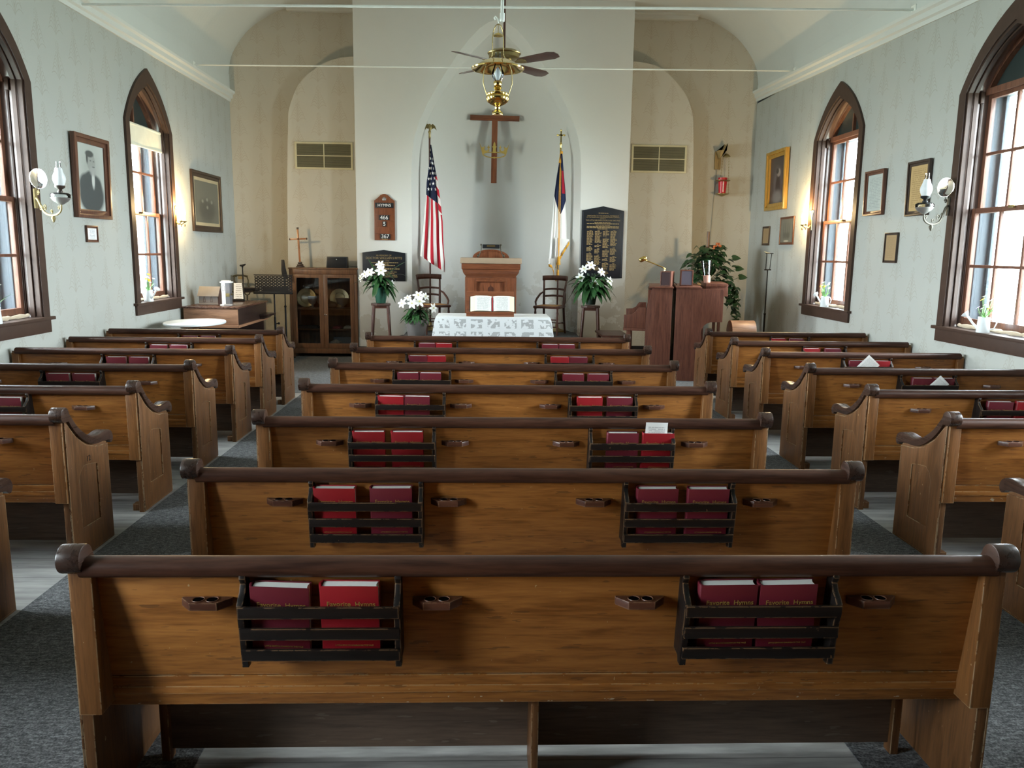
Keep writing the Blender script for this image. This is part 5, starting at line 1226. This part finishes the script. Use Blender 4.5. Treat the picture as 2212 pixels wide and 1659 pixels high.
MB().box(-W, W, -D, D, th - .035, th - .006).build('table_top', m_redx, t, bevel=.004); MB().box(-W + .05, W - .05, -D + .05, D - .05, th - .13, th - .036).build('apron', m_redx, t)
for sx in (-1, 1):
    for sy in (-1, 1): MB().box(sx * (W - .09) - .035, sx * (W - .09) + .035, sy * (D - .09) - .035, sy * (D - .09) + .035, 0, th - .131).build('leg', m_red, t, bevel=.004)
b = MB(); N1 = 44; dz = .46
def edgept(u, v):
    # u runs round the table edge, v from the edge down the drop
    per = [(-W, -D), (W, -D), (W, D), (-W, D)]; k = int(u * 4) % 4; f = u * 4 - int(u * 4); a, c = per[k], per[(k + 1) % 4]
    x = a[0] + (c[0] - a[0]) * f; y = a[1] + (c[1] - a[1]) * f
    cor = min(f, 1 - f); flare = .012 + .075 * math.exp(-cor * 16) + .010 * sin(f * 38) * v
    nx = {0: (0, -1), 1: (1, 0), 2: (0, 1), 3: (-1, 0)}[k]; diag = (math.copysign(1, x), math.copysign(1, y))
    wq = math.exp(-cor * 14); dx = nx[0] * (1 - wq) + diag[0] * wq * .8; dy = nx[1] * (1 - wq) + diag[1] * wq * .8
    sh_ = (v ** .6) * flare
    return (x + dx * (sh_ + .004), y + dy * (sh_ + .004), th - .001 - dz * v)
b.grid(edgept, 160, 14, closeu=True)
b.quad((-W - .004, -D - .004, th - .001), (W + .004, -D - .004, th - .001), (W + .004, D + .004, th - .001), (-W - .004, D + .004, th - .001))
o = b.build('lace_tablecloth', m_lace, None, ((tx0 + tx1) / 2, (ty0 + ty1) / 2, 0), smooth=50); solo(o, 'white lace cloth with square motifs draped over the table before the pulpit', 'tablecloth')
t = thing('bible_stand', 'low reddish book stand on the lace cloth', 'stand', (-.088, 10.72, th + .001))
MB().box(-.325, .325, 0, .03, 0, .062).box(-.325, .325, .03, .22, 0, .02).build('ledge', m_redx, t, bevel=.003)
MB().prism([(.055, .02), (.19, .33), (.205, .33), (.075, .02)], 'x', -.325, .325).build('back_board', m_redx, t, bevel=.003)
t = thing('open_bible', 'large open book with cream page edges resting on the low stand', 'book', (-.058, 10.762, th + .063), (-.40, 0, 0))
for s in (-1, 1):
    b = MB(); P = [(.004, -.012), (.03, -.034), (.07, -.046), (.15, -.050), (.22, -.047), (.238, -.040), (.300, .0), (.004, .0)]
    b.prism([(s * x, y) for x, y in P], 'z', .0, .215); b.build('page_block', plain('cream_pages', (.74, .69, .52), .8), t)
    b = MB(); PP = [(.004, -.0125), (.03, -.0345), (.07, -.0465), (.15, -.0505), (.22, -.0475), (.236, -.0410)]
    for (x0, y0), (x1, y1) in zip(PP, PP[1:]): b.quad((s * x0, y0, .002), (s * x1, y1, .002), (s * x1, y1, .213), (s * x0, y0, .213))
    b.build('page', m_print_white, t, uv=lambda c: (abs(c.x) / .24, c.z / .215), smooth=60, weld=True)
MB().box(-.312, .312, .001, .010, -.004, .220).build('cover', m_black, t, bevel=.002)
MB().box(-.007, .007, -.028, -.010, .001, .20).build('ribbon', m_redtape, t, bevel=.002)

# ------------------------------------------------------------------ flags
def flagstand(x, y, hgt, label, nm):
    t = thing(nm, label, 'flag', (x, y, PZ), group='flags on poles in the niche')
    MB().tube([(0, 0, .05), (0, 0, hgt)], .014, 10).build('pole', m_darkred, t, smooth=60)
    MB().lathe([(0, 0), (.15, 0), (.15, .015), (.06, .04), (.03, .06), (.024, .13), (.018, .14), (0, .14)], n=24).build('floor_base', m_brass_dk, t, smooth=50)
    return t
def drape(out, nu, nv, folds, amp, seed=0, twist=0):
    zs = [p[0] for p in out]
    def it(v, k):
        z0 = None
        for a, c in zip(out, out[1:]):
            if a[3] <= v <= c[3] + 1e-9:
                f = (v - a[3]) / (c[3] - a[3]); return a[k] + (c[k] - a[k]) * f
        return out[-1][k]
    def fn(u, v):
        x = it(v, 1) + (it(v, 2) - it(v, 1)) * u
        y = -.03 - amp * (.35 + .65 * v) * (.5 + .5 * sin(u * folds * 2 * PI + seed + v * 1.2)) - .02 * sin(PI * u)
        zl, zr = it(v, 0), it(v, 4)
        return (x, y, zl + (zr - zl) * u)
    return fn
fx, fy = -1.03, 12.62
t = flagstand(fx, fy, 2.98, 'red white and blue striped flag hanging folded from an eagle topped pole', 'striped_flag')
# rows: (z left, x left, x right, v, z right), relative to the stand
o_ = [(2.86, .012, .030, 0, 2.86), (2.60, .0, .075, .15, 2.58), (2.30, -.045, .125, .28, 2.33), (2.06, -.055, .17, .40, 2.02), (1.75, -.085, .205, .55, 1.70), (1.45, -.115, .215, .72, 1.36), (1.17, -.145, .235, .88, 1.08), (1.17, -.145, .24, 1.0, .92)]
fn = drape(o_, 40, 40, 2.2, .075)
b = MB(); uvs = {}
me_b = b.grid(fn, 56, 60)
L = b.bm.verts; b.bm.verts.ensure_lookup_table()
uvm = {}
for i in range(57):
    for j in range(61): uvm[i * 61 + j] = (i / 56, j / 60)
lay = b.bm.loops.layers.uv.new('UVMap'); b.bm.verts.index_update()
for f in b.bm.faces:
    for l in f.loops: l[lay].uv = uvm[l.vert.index]
cl = b.build('flag_cloth', m_usflag, t, smooth=80, fix=False)
b = MB(); r = random.Random(11)
for row in range(9):
    for col in range(3):
        u = .16 + col * .28 + (.14 if row % 2 else 0); v = .045 + row * .036
        if u > .9 or (row < 2 and col > 0): continue
        p = Vector(fn(u, v)); e1 = (Vector(fn(min(1, u + .02), v)) - Vector(fn(u - .02, v))).normalized(); e2 = (Vector(fn(u, v - .01)) - Vector(fn(u, v + .01))).normalized(); nn = e1.cross(e2); nn = nn if nn.y < 0 else -nn
        pts = [p + nn * .005 + (e1 * cos(PI / 2 + k * PI / 5) + e2 * sin(PI / 2 + k * PI / 5)) * (.030 if k % 2 == 0 else .012) for k in range(10)]
        b._f([b.bm.verts.new(q) for q in pts])
b.build('stars', m_flagwhite, cl, smooth=0, fix=False)
b = MB(); z0 = 2.98
b.lathe([(0, z0 - .02), (.018, z0 - .02), (.014, z0 + .05), (.022, z0 + .065), (.022, z0 + .085), (.008, z0 + .10), (0, z0 + .10)], n=12)
b.tube([(.0, 0, z0 + .09), (.012, 0, z0 + .13), (.016, -.005, z0 + .165), (0, -.01, z0 + .185), (-.012, -.015, z0 + .185)], [.014, .024, .02, .013, .006], 8)
for s in (-1, 1): b.prism([(.01, z0 + .17), (s * .04 + .01, z0 + .195), (s * .075 + .01, z0 + .165), (s * .09 + .02, z0 + .10), (s * .06 + .01, z0 + .135), (s * .03 + .01, z0 + .12)], 'y', -.006, .006)
b.build('eagle_finial', m_brass_dk, t, smooth=50)
fx = 1.0
t = flagstand(fx, fy, 2.83, 'white banner with a blue corner and gold fringe on a cross topped pole', 'fringed_banner')
o_ = [(2.76, -.005, .025, 0, 2.76), (2.45, -.055, .055, .17, 2.45), (2.20, -.085, .085, .30, 2.20), (1.95, -.105, .105, .43, 1.93), (1.62, -.125, .135, .62, 1.60), (1.30, -.145, .150, .80, 1.42), (1.10, -.158, .155, .93, 1.40), (1.06, -.162, .155, 1.0, 1.40)]
fn = drape(o_, 40, 40, 1.7, .06, .8)
b = MB(); b.grid(lambda u, v: fn(u, v), 48, 60); b.bm.verts.ensure_lookup_table(); b.bm.verts.index_update(); lay = b.bm.loops.layers.uv.new('UVMap')
for f in b.bm.faces:
    for l in f.loops: i, j = divmod(l.vert.index, 61); l[lay].uv = (i / 48, j / 60)
def low(u):   # the lower hem rises in a peak towards the right
    return Vector(fn(u, 1))
cl = b.build('banner_cloth', m_banner, t, smooth=80, fix=False)
b = MB(); Q = [(-.165, 1.075), (-.11, 1.055), (-.085, .98), (-.08, .90), (-.04, .84), (-.03, .93), (-.045, 1.03), (-.035, 1.10), (.0, 1.15), (.04, 1.24), (.10, 1.34), (.155, 1.43)]
for (x0, z0), (x1, z1) in zip(Q, Q[1:]):
    y0 = -.11; b.quad((x0, y0, z0), (x1, y0, z1), (x1 + .006, y0 - .004, z1 - .045), (x0 + .006, y0 - .004, z0 - .045))
q = b.build('gold_fringe', m_fringe, cl, smooth=60); sm = q.modifiers.new('thickness', 'SOLIDIFY'); sm.thickness = .006
b = MB(); b.grid(lambda u, v: (-.165 + (.10 * u if v > 0 else .10 * u), -.075 - .03 * u, 1.16 - (.02 + (.02 + .20 * u ** 1.6)) * v), 8, 3)
b.grid(lambda u, v: (-.06 + .215 * u, -.105, (1.48 - .02 * u) * (1 - v) + (1.02 + .42 * u) * v), 10, 6); b.build('hem', m_flagwhite, cl, smooth=60, fix=False)
b = MB()
b.tube([(.0, -.02, 2.74), (-.008, -.06, 2.6), (-.02, -.11, 2.2), (-.018, -.115, 1.7), (-.012, -.12, 1.35), (-.008, -.125, 1.16)], .005, 6); b.tube([(.01, -.02, 2.74), (.004, -.07, 2.5), (.0, -.12, 2.1), (-.002, -.12, 1.6), (-.004, -.125, 1.1), (-.01, -.125, 1.0)], .005, 6)
b.lathe([(0, 0), (.022, -.02), (.03, -.14), (0, -.14)], (-.005, -.125, 1.20), 12); b.lathe([(0, 0), (.016, -.02), (.024, -.14), (0, -.14)], (-.014, -.125, 1.0), 12); b.tube([(.012, -.02, 2.8), (.0, -.03, 2.7), (-.012, -.05, 2.62)], .022, 8)
b.build('cord_and_tassels', m_fringe, t, smooth=60)
b = MB(); z0 = 2.83; g = m_brass
b.lathe([(0, z0 - .02), (.016, z0 - .02), (.013, z0 + .05), (.020, z0 + .07), (.018, z0 + .095), (.008, z0 + .11), (0, z0 + .11)], n=12)
b.box(-.011, .011, -.007, .007, z0 + .10, z0 + .28); b.box(-.05, .05, -.007, .007, z0 + .205, z0 + .225)
for (x, z) in ((0, .285), (-.053, .215), (.053, .215)): b.ball((x, 0, z0 + z), .016, 8, 6)
b.build('cross_finial', m_brass, t, smooth=40)

# ------------------------------------------------------------------ organs
t = thing('upright_piano', 'brown spinet facing the niche, its keyboard cheek stepped out to the side', 'piano', (1.98, 10.4, 0), (0, 0, -.20))
D = 1.25
P = [(0, .10), (0, .86), (.065, 1.225), (.335, 1.225), (.335, 0), (0, 0)]
for y in (0, D - .035): MB().prism(P, 'y', y, y + .035).build('end_panel', m_organ, t, bevel=.003)
MB().box(.02, .33, .036, D - .036, .05, 1.2).build('case', m_organ, t)
MB().box(.03, .345, -.02, D + .02, 1.2255, 1.245).build('lid', m_organ, t, bevel=.004)
ck = [(0, .69), (-.29, .69), (-.29, .865), (-.20, .87), (-.145, .90), (-.115, .95), (-.10, .965), (0, .965)]
for y in (.005, D - .04): MB().prism(ck, 'y', y, y + .035).build('key_cheek', m_organ, t, bevel=.003)
MB().box(-.295, .0, -.005, D, .655, .689).build('key_bed', m_organ, t, bevel=.003)
b = MB()
for i in range(36): b.box(-.27, -.12, .06 + i * .031, .06 + i * .031 + .028, .70, .73)
b.build('keys', m_white, t); MB().box(-.12, 0, .042, D - .042, .70, .80).build('fallboard', m_organ, t)
for y in (.02, D - .07): MB().box(-.25, -.19, y, y + .05, 0, .654).build('leg', m_organ, t, bevel=.004)
t = thing('electric_organ', 'brown organ with a curved knee cutout standing back to back with the spinet', 'organ', (2.352, 10.325, 0), (0, 0, -.20))
P = [(0, 0), (.345, 0), (.345, .66), (.352, .70), (.372, .74), (.41, .775), (.46, .795), (.61, .80), (.61, 1.205), (.60, 1.222), (.585, 1.228), (0, 1.228)]
for y in (0, D - .04): MB().prism(P, 'y', y, y + .04).build('end_panel', m_organ, t, bevel=.003)
MB().box(.01, .33, .041, D - .041, .04, 1.15).box(.33, .60, .041, D - .041, .80, .84).box(.33, .40, .041, D - .041, .84, 1.15).build('case', m_organ, t)
MB().box(-.002, .33, -.015, D, 1.2285, 1.25).build('lid', m_organ, t, bevel=.004); MB().box(.40, .69, .30, D, 1.12, 1.28).prism([(.40, 1.25), (.66, 1.25), (.69, 1.28), (.69, 1.29), (.40, 1.29)], 'y', .28, D).build('music_hood', m_organ, t, bevel=.006)
b = MB()
for i in range(36): b.box(.42, .57, .06 + i * .031, .06 + i * .031 + .028, .845, .875)
b.build('keys', m_white, t)
t = thing('organ_bench', 'dark low bench beside the spinet, its seat edge showing past the front pew', 'bench', (1.60, 10.75, 0))
MB().box(-.14, .24, 0, .75, .525, .555).build('seat', m_darkred, t, bevel=.005)
for x in (-.10, .16):
    for y in (.05, .66): MB().box(x, x + .04, y, y + .04, 0, .524).build('leg', m_darkred, t, bevel=.003)
def spk(x, y, w, h, d, ang, label, z, cl):
    t = thing('wood_speaker', label, 'speaker', (x, y, z), (0, 0, ang), group='small wooden speakers')
    b = MB(); b.box(-w / 2, w / 2, .012, d, 0, h); frame_y(b, (-w / 2, w / 2, 0, h), (-w / 2 + .016, w / 2 - .016, .016, h - .016), 0, .012); b.build('case', m_organ, t, bevel=.003)
    MB().box(-w / 2 + .016, w / 2 - .016, .004, .011, .016, h - .016).build('grille_cloth', cl, t)
spk(2.25, 10.53, .15, .20, .16, -.50, 'small wooden speaker with dark cloth on the spinet, under the brass lamp', 1.246, plain('grille_brown', (.05, .028, .03), .9))
spk(2.535, 10.53, .17, .215, .15, -.20, 'small wooden speaker with grey cloth on the organ', 1.251, plain('grille_grey', (.10, .085, .11), .9))
t = thing('brass_reading_lamp', 'brass piano lamp with a long arm reaching over the spinet', 'lamp', (2.30, 10.82, 1.246))
MB().lathe([(0, 0), (.055, 0), (.055, .012), (.02, .022), (.012, .03), (.012, .22), (0, .225)], n=24).build('base', m_brass, t, smooth=50)
MB().tube([(0, 0, .20), (-.005, 0, .235), (-.05, 0, .255), (-.29, 0, .345)], .008, 8).ball((0, 0, .225), .016).ball((-.26, 0, .335), .014).build('arm', m_brass, t, smooth=60)
MB().lathe([(0, -.05), (.018, -.05), (.032, -.035), (.034, .03), (.018, .055), (0, .055)], (0, 0, 0), 16, Matrix.Translation((-.31, 0, .352)) @ Matrix.Rotation(1.15, 4, 'Y')).build('shade', m_brass, t, smooth=50)
o = MB().tube([(2.36, 10.72, 1.257), (2.39, 10.68, 1.30), (2.42, 10.66, 1.285), (2.44, 10.68, 1.26), (2.40, 10.74, 1.258)], .004, 6).build('speaker_wire', m_black, smooth=60); solo(o, 'thin black wire looped between the two small wooden speakers', 'wire')
t = thing('domed_chest', 'light wooden chest with a curved lid behind the foremost pew by the organ', 'chest', (3.44, 10.75, 0))
MB().box(-.17, .17, 0, .28, 0, .60).build('body', m_lightwood, t, bevel=.004)
MB().prism([(.0, .601)] + [(.14 - .14 * cos(PI * k / 12), .62 + .15 * sin(PI * k / 12)) for k in range(13)] + [(.28, .601)], 'x', -.175, .165).build('lid', m_lightwood, t, bevel=.003)
# hanging red tin and its cord
t = thing('hanging_red_tin', 'red lettered tin hanging on chains from a pale wooden wall bracket', 'tin', (3.60, YB, 2.62))
MB().box(-.05, .05, -.03, -.002, .42, .70).prism([(-.045, .70), (.0, .58), (.095, .80), (.085, .70)], 'y', -.20, -.03).build('bracket', m_pine, t, bevel=.003)
MB().lathe([(0, .055), (.02, .05), (.06, .01), (.06, 0), (0, .0)], (.10, -.16, .60), 16).build('canopy', m_brass_dk, t, smooth=50)
MB().lathe([(0, .02), (.056, .02), (.070, .235), (.074, .26), (.074, .275), (0, .275)], (.06, -.16, 0), 24).build('tin', m_redcan, t, smooth=50)
b = MB(); r = random.Random(2)
for k in range(9): b.box(.043, .059, -.232 - .0006 * k, -.226 - .0004 * k, .052 + k * .018, .065 + k * .018)
b.build('white_lettering', m_white, t, smooth=0)
MB().lathe([(0, -.02), (.02, -.015), (.11, .02), (.11, .026), (0, .022)], (.06, -.16, 0), 18).lathe([(.074, .215), (.12, .23), (.12, .235), (.072, .222)], (.06, -.16, 0), 18).build('gold_ring', m_brass_dk, t, smooth=50)
b = MB()
for (xa, xb) in ((.14, .165), (.03, -.045)):
    n_ = 26
    for k in range(n_):
        f = k / n_; x = xa + (xb - xa) * f if xa > .1 else .05 - .05 * f; z = .60 - .585 * f
        b.tube([(x + .006 * cos(q * PI / 3) * (1 if k % 2 else .3), -.16 + .006 * cos(q * PI / 3) * (.3 if k % 2 else 1), z + .012 * sin(q * PI / 3)) for q in range(6)], .0022, 4, closed=True)
b.build('chain', m_brass_dk, t, smooth=60)
MB().tube([(-.01, -.015, .42), (-.02, -.012, .28), (-.035, -.01, -.10), (-.06, -.01, -.95), (-.07, -.01, -1.6)], .004, 6).box(-.035, -.008, -.03, -.01, .19, .235).build('cord', m_wallcord, t)

# ------------------------------------------------------------------ pothos
t = thing('trailing_houseplant', 'bushy dark green trailing houseplant in a wicker basket behind the organ', 'plant', (3.33, 12.2, 0))
MB().lathe([(0, .86), (.15, .86), (.19, 1.22), (.195, 1.24), (.17, 1.24), (.16, 1.18), (0, 1.18)], n=32).build('wicker_basket', m_wicker, t, smooth=40)
MB().box(-.16, .16, -.16, .16, .80, .858).build('stand_top', m_darkred, t, bevel=.004)
for sx in (-1, 1):
    for sy in (-1, 1): MB().box(sx * .13 - .02, sx * .13 + .02, sy * .13 - .02, sy * .13 + .02, 0, .799).build('leg', m_darkred, t, bevel=.003)
MB().tube([(-.06, -.02, 1.18), (-.07, -.02, 2.02)], .022, 8).build('moss_pole', m_oak, t, smooth=60)
def heart(b, pos, d, n, size):
    d = Vector(d).normalized(); n = Vector(n); n = (n - d * n.dot(d)).normalized(); s = d.cross(n)
    pr = [(0, .0), (-.10, .30), (.08, .48), (.35, .46), (.65, .30), (1.0, 0)]
    P = Vector(pos); mid = [P + d * size * u - n * size * .12 * u * u * 1.5 for u in (0, .0, .12, .38, .68, 1.0)]
    for sg in (-1, 1):
        ed = [P + d * size * u + s * sg * size * w + n * size * .08 * w * 2 - n * size * .16 * u * u for u, w in pr]
        for i in range(5):
            q = [mid[i], mid[i + 1], ed[i + 1], ed[i]]; q = [x for j, x in enumerate(q) if j == 0 or (x - q[j - 1]).length > 1e-6]
            if (q[0] - q[-1]).length < 1e-6: q = q[:-1]
            if len(q) >= 3: b._f([b.bm.verts.new(v) for v in (q if sg > 0 else q[::-1])])
b = MB(); vb = MB(); r = random.Random(21)
for i in range(210):
    a = r.uniform(0, 2 * PI); el = r.uniform(-.35, 1.0); rad = r.uniform(.10, .40) * (1 - .45 * max(0, el)); z = 1.42 + el * .40
    p = Vector((-.03 + rad * cos(a) * 1.0, rad * sin(a) * .75, z)); d = Vector((cos(a), sin(a) - .25, r.uniform(-.8, .15)))
    heart(b, p, d, (cos(a) * .5, sin(a) * .5 - .4, 1), r.uniform(.075, .14)); 
    if i % 4 == 0: vb.tube([(-.04, 0, 1.25), (p.x * .6, p.y * .6, z - .1), p], .004, 4)
for st in range(9):
    a0 = r.uniform(-.9, .5); x = .18; y = -.05 + r.uniform(-.1, .1); z = 1.30; P = [(x * .4, y * .4, 1.24)]; ln = [7, 9, 13, 6, 12, 8, 14, 5, 10][st]
    for k in range(ln):
        x += (.055 if k < 3 else .0) * r.uniform(.4, 1.5) + r.uniform(-.025, .03); y += r.uniform(-.03, .02); z -= .03 if k < 2 else .062; P.append((x, y, z))
        aa = r.uniform(0, 2 * PI); heart(b, (x, y, z), (cos(aa), sin(aa) - .4, -.55), (cos(aa) * .6, -.6, .8), r.uniform(.065, .115))
    vb.tube(P, .004, 4)
for (x, z, dx) in ((.46, 1.46, 1), (.52, 1.33, 1), (.40, 1.62, 1)): heart(b, (x - .1, -.1, z), (dx, -.2, .1), (0, -.8, .8), .13); vb.tube([(.1, 0, z - .15), (x - .1, -.1, z)], .004, 4)
b.build('foliage', m_leaf2, t, smooth=60, fix=False); vb.build('vines', m_leaf, t, smooth=60)
b = MB(); 
for k in range(7): a = k * .9; b.ball((.02 + .05 * cos(a), -.20 + .02 * sin(a), 1.80 + .035 * sin(a * 1.7)), .02, 8, 6)
b.build('orange_bow', plain('orange_ribbon', (.40, .12, .04), .6), t, smooth=60)
t = thing('clear_vase', 'clear plastic cup with a pinkish base on the organ before the houseplant', 'cup', (2.91, 10.88, 1.291), (0, -.08, 0))
MB().lathe([(0, 0), (.045, 0), (.05, .10), (0, .10)], n=20).build('base', plain('pink_clay', (.45, .24, .18), .6), t, smooth=50); MB().lathe([(.05, .10), (.075, .30), (.072, .30), (.047, .10)], n=20).build('cup', m_clear, t, smooth=50)

# ------------------------------------------------------------------ watering-can vases on the sills
def can_vase(x, y, ang, label, seed, n_y):
    t = thing('watering_can_vase', label, 'vase', (x, y, SILL), (0, 0, ang), group='white watering can vases with daisies')
    MB().lathe([(0, 0), (.052, 0), (.054, .005), (.047, .12), (.049, .135), (.046, .135), (.043, .11), (0, .10)], n=24).build('can', m_enamel, t, smooth=50)
    sp_ = MB().tube([(.045, 0, .035), (.085, 0, .075), (.125, 0, .125), (.14, 0, .14)], [.012, .010, .010, .011], 8); sp_.lathe([(0, 0), (.012, 0), (.034, .028), (.034, .033), (0, .036)], (0, 0, 0), 16, Matrix.Translation((.135, 0, .135)) @ Matrix.Rotation(.8, 4, 'Y')); sp_.build('spout', m_enamel, t, smooth=50)
    MB().tube([(-.046, 0, .12), (-.085, 0, .125), (-.10, 0, .09), (-.085, 0, .04), (-.05, 0, .03)], .005, 6).build('handle', m_enamel, t, smooth=60)
    b = MB(); r = random.Random(seed); heads = []
    for k in range(9):
        a = k * 2.4 + r.uniform(-.3, .3); R_ = r.uniform(.02, .075); z = r.uniform(.20, .33); p = (R_ * cos(a), R_ * sin(a), z); heads.append(p)
        b.tube([(0, 0, .09), (p[0] * .5, p[1] * .5, z * .6), p], .0025, 5)
        leaf_strap(b, (0, 0, .12), a + 1, r.uniform(.07, .14), 1.2, .5, .006, n=5)
    for k in range(3): leaf_strap(b, (0, 0, .12), r.uniform(0, 6.28), .2, 1.3, .7, .004, n=7)
    b.build('stems', plain('stem_green', (.12, .26, .07), .6), t, smooth=60, fix=False)
    for k, p in enumerate(heads):
        mt = m_yellow if k < n_y else (m_violet if k % 3 == 0 else m_flagwhite)
        fb = MB(); rr = .021 if k < n_y else .017; Mq = Matrix.Translation(p) @ Matrix.Rotation(r.uniform(.2, 1.0), 4, 'Y') @ Matrix.Rotation(r.uniform(0, 6), 4, 'Z')
        for q in range(12):
            aa = q * PI / 6; fb._f([fb.bm.verts.new(Mq @ Vector(v)) for v in ((.2 * rr * cos(aa - .3), .2 * rr * sin(aa - .3), 0), (rr * cos(aa - .22), rr * sin(aa - .22), .002), (1.08 * rr * cos(aa), 1.08 * rr * sin(aa), .003), (rr * cos(aa + .22), rr * sin(aa + .22), .002), (.2 * rr * cos(aa + .3), .2 * rr * sin(aa + .3), 0))])
        fb.ball((0, 0, .003), rr * .35, 8, 5, .7, Mq); fb.build('daisy', mt, t, smooth=60)
can_vase(XL + .01, 9.62, -.5, 'white watering can of daisies on the sill under the roller blind', 4, 3)
can_vase(XL + .0, 6.63, 2.2, 'white watering can of daisies on the sill nearest the bearded portrait', 5, 2)
can_vase(XR - .01, 9.98, 2.0, 'white watering can of daisies on the far sill of the organ side', 6, 2)
can_vase(XR - .01, 6.72, 2.3, 'white watering can of yellow daisies on the near sill of the organ side', 7, 3)

# ------------------------------------------------------------------ daylight, camera
wd = bpy.data.worlds.new('sky'); bpy.context.scene.world = wd; wd.use_nodes = True; nt = wd.node_tree; bg = nt.nodes['Background']
tc = nt.nodes.new('ShaderNodeTexCoord'); sx = nt.nodes.new('ShaderNodeSeparateXYZ'); nt.links.new(tc.outputs['Generated'], sx.inputs[0])
rp = nt.nodes.new('ShaderNodeValToRGB'); nt.links.new(sx.outputs[2], rp.inputs[0]); e = rp.color_ramp.elements
mr = nt.nodes.new('ShaderNodeMapRange'); nt.links.new(sx.outputs[2], mr.inputs[0]); mr.inputs[1].default_value = -1; nt.links.new(mr.outputs[0], rp.inputs[0])
e[0].position = .40; e[0].color = (.30, .36, .33, 1); e[1].position = .52; e[1].color = (.86, .95, 1, 1); x = e.new(.75); x.color = (.90, .98, 1.04, 1)
nt.links.new(rp.outputs[0], bg.inputs[0]); bg.inputs[1].default_value = 24.0
def portal(x, s, w):
    l = bpy.data.lights.new('window_portal', 'AREA'); l.shape = 'RECTANGLE'; l.size = 2 * (w[1] - .1); l.size_y = w[2] - SILL; l.cycles.is_portal = True
    o = bpy.data.objects.new('window_portal', l); C.objects.link(o); o.location = (x + s * .42, w[0], (SILL + w[2]) / 2); o.rotation_euler = (PI / 2, 0, s * PI / 2)
for w in WIN_L: portal(XL, -1, w)
for w in WIN_R: portal(XR, 1, w)
sc = bpy.context.scene
cam = bpy.data.cameras.new('camera'); co = bpy.data.objects.new('camera', cam); C.objects.link(co); sc.camera = co
cam.sensor_fit = 'HORIZONTAL'; cam.sensor_width = 36; cam.lens = 1700 / 2212 * 36; cam.clip_start = .05
pit, yaw, rol = .16602751385, .0359143987, .0132079385
fw = Vector((sin(yaw) * cos(pit), cos(yaw) * cos(pit), -sin(pit))); rt = Vector((cos(yaw), -sin(yaw), 0)); up = rt.cross(fw)
r2 = rt * cos(rol) + up * sin(rol); u2 = up * cos(rol) - rt * sin(rol)
Mx = Matrix((r2, u2, -fw)).transposed().to_4x4(); Mx.translation = (-.16292, 0, 1.6701); co.matrix_world = Mx
sc.view_settings.view_transform = 'Standard'; sc.view_settings.look = 'None'; sc.view_settings.gamma = 1; sc.view_settings.use_curve_mapping = False
sc.view_settings.exposure = 1.72
sc.cycles.use_denoising = True; sc.cycles.max_bounces = 7; sc.cycles.diffuse_bounces = 4; sc.cycles.glossy_bounces = 3; sc.cycles.use_adaptive_sampling = True; sc.cycles.adaptive_threshold = .06; sc.cycles.transparent_max_bounces = 16; sc.cycles.sample_clamp_indirect = 6; sc.cycles.caustics_reflective = False; sc.cycles.caustics_refractive = False
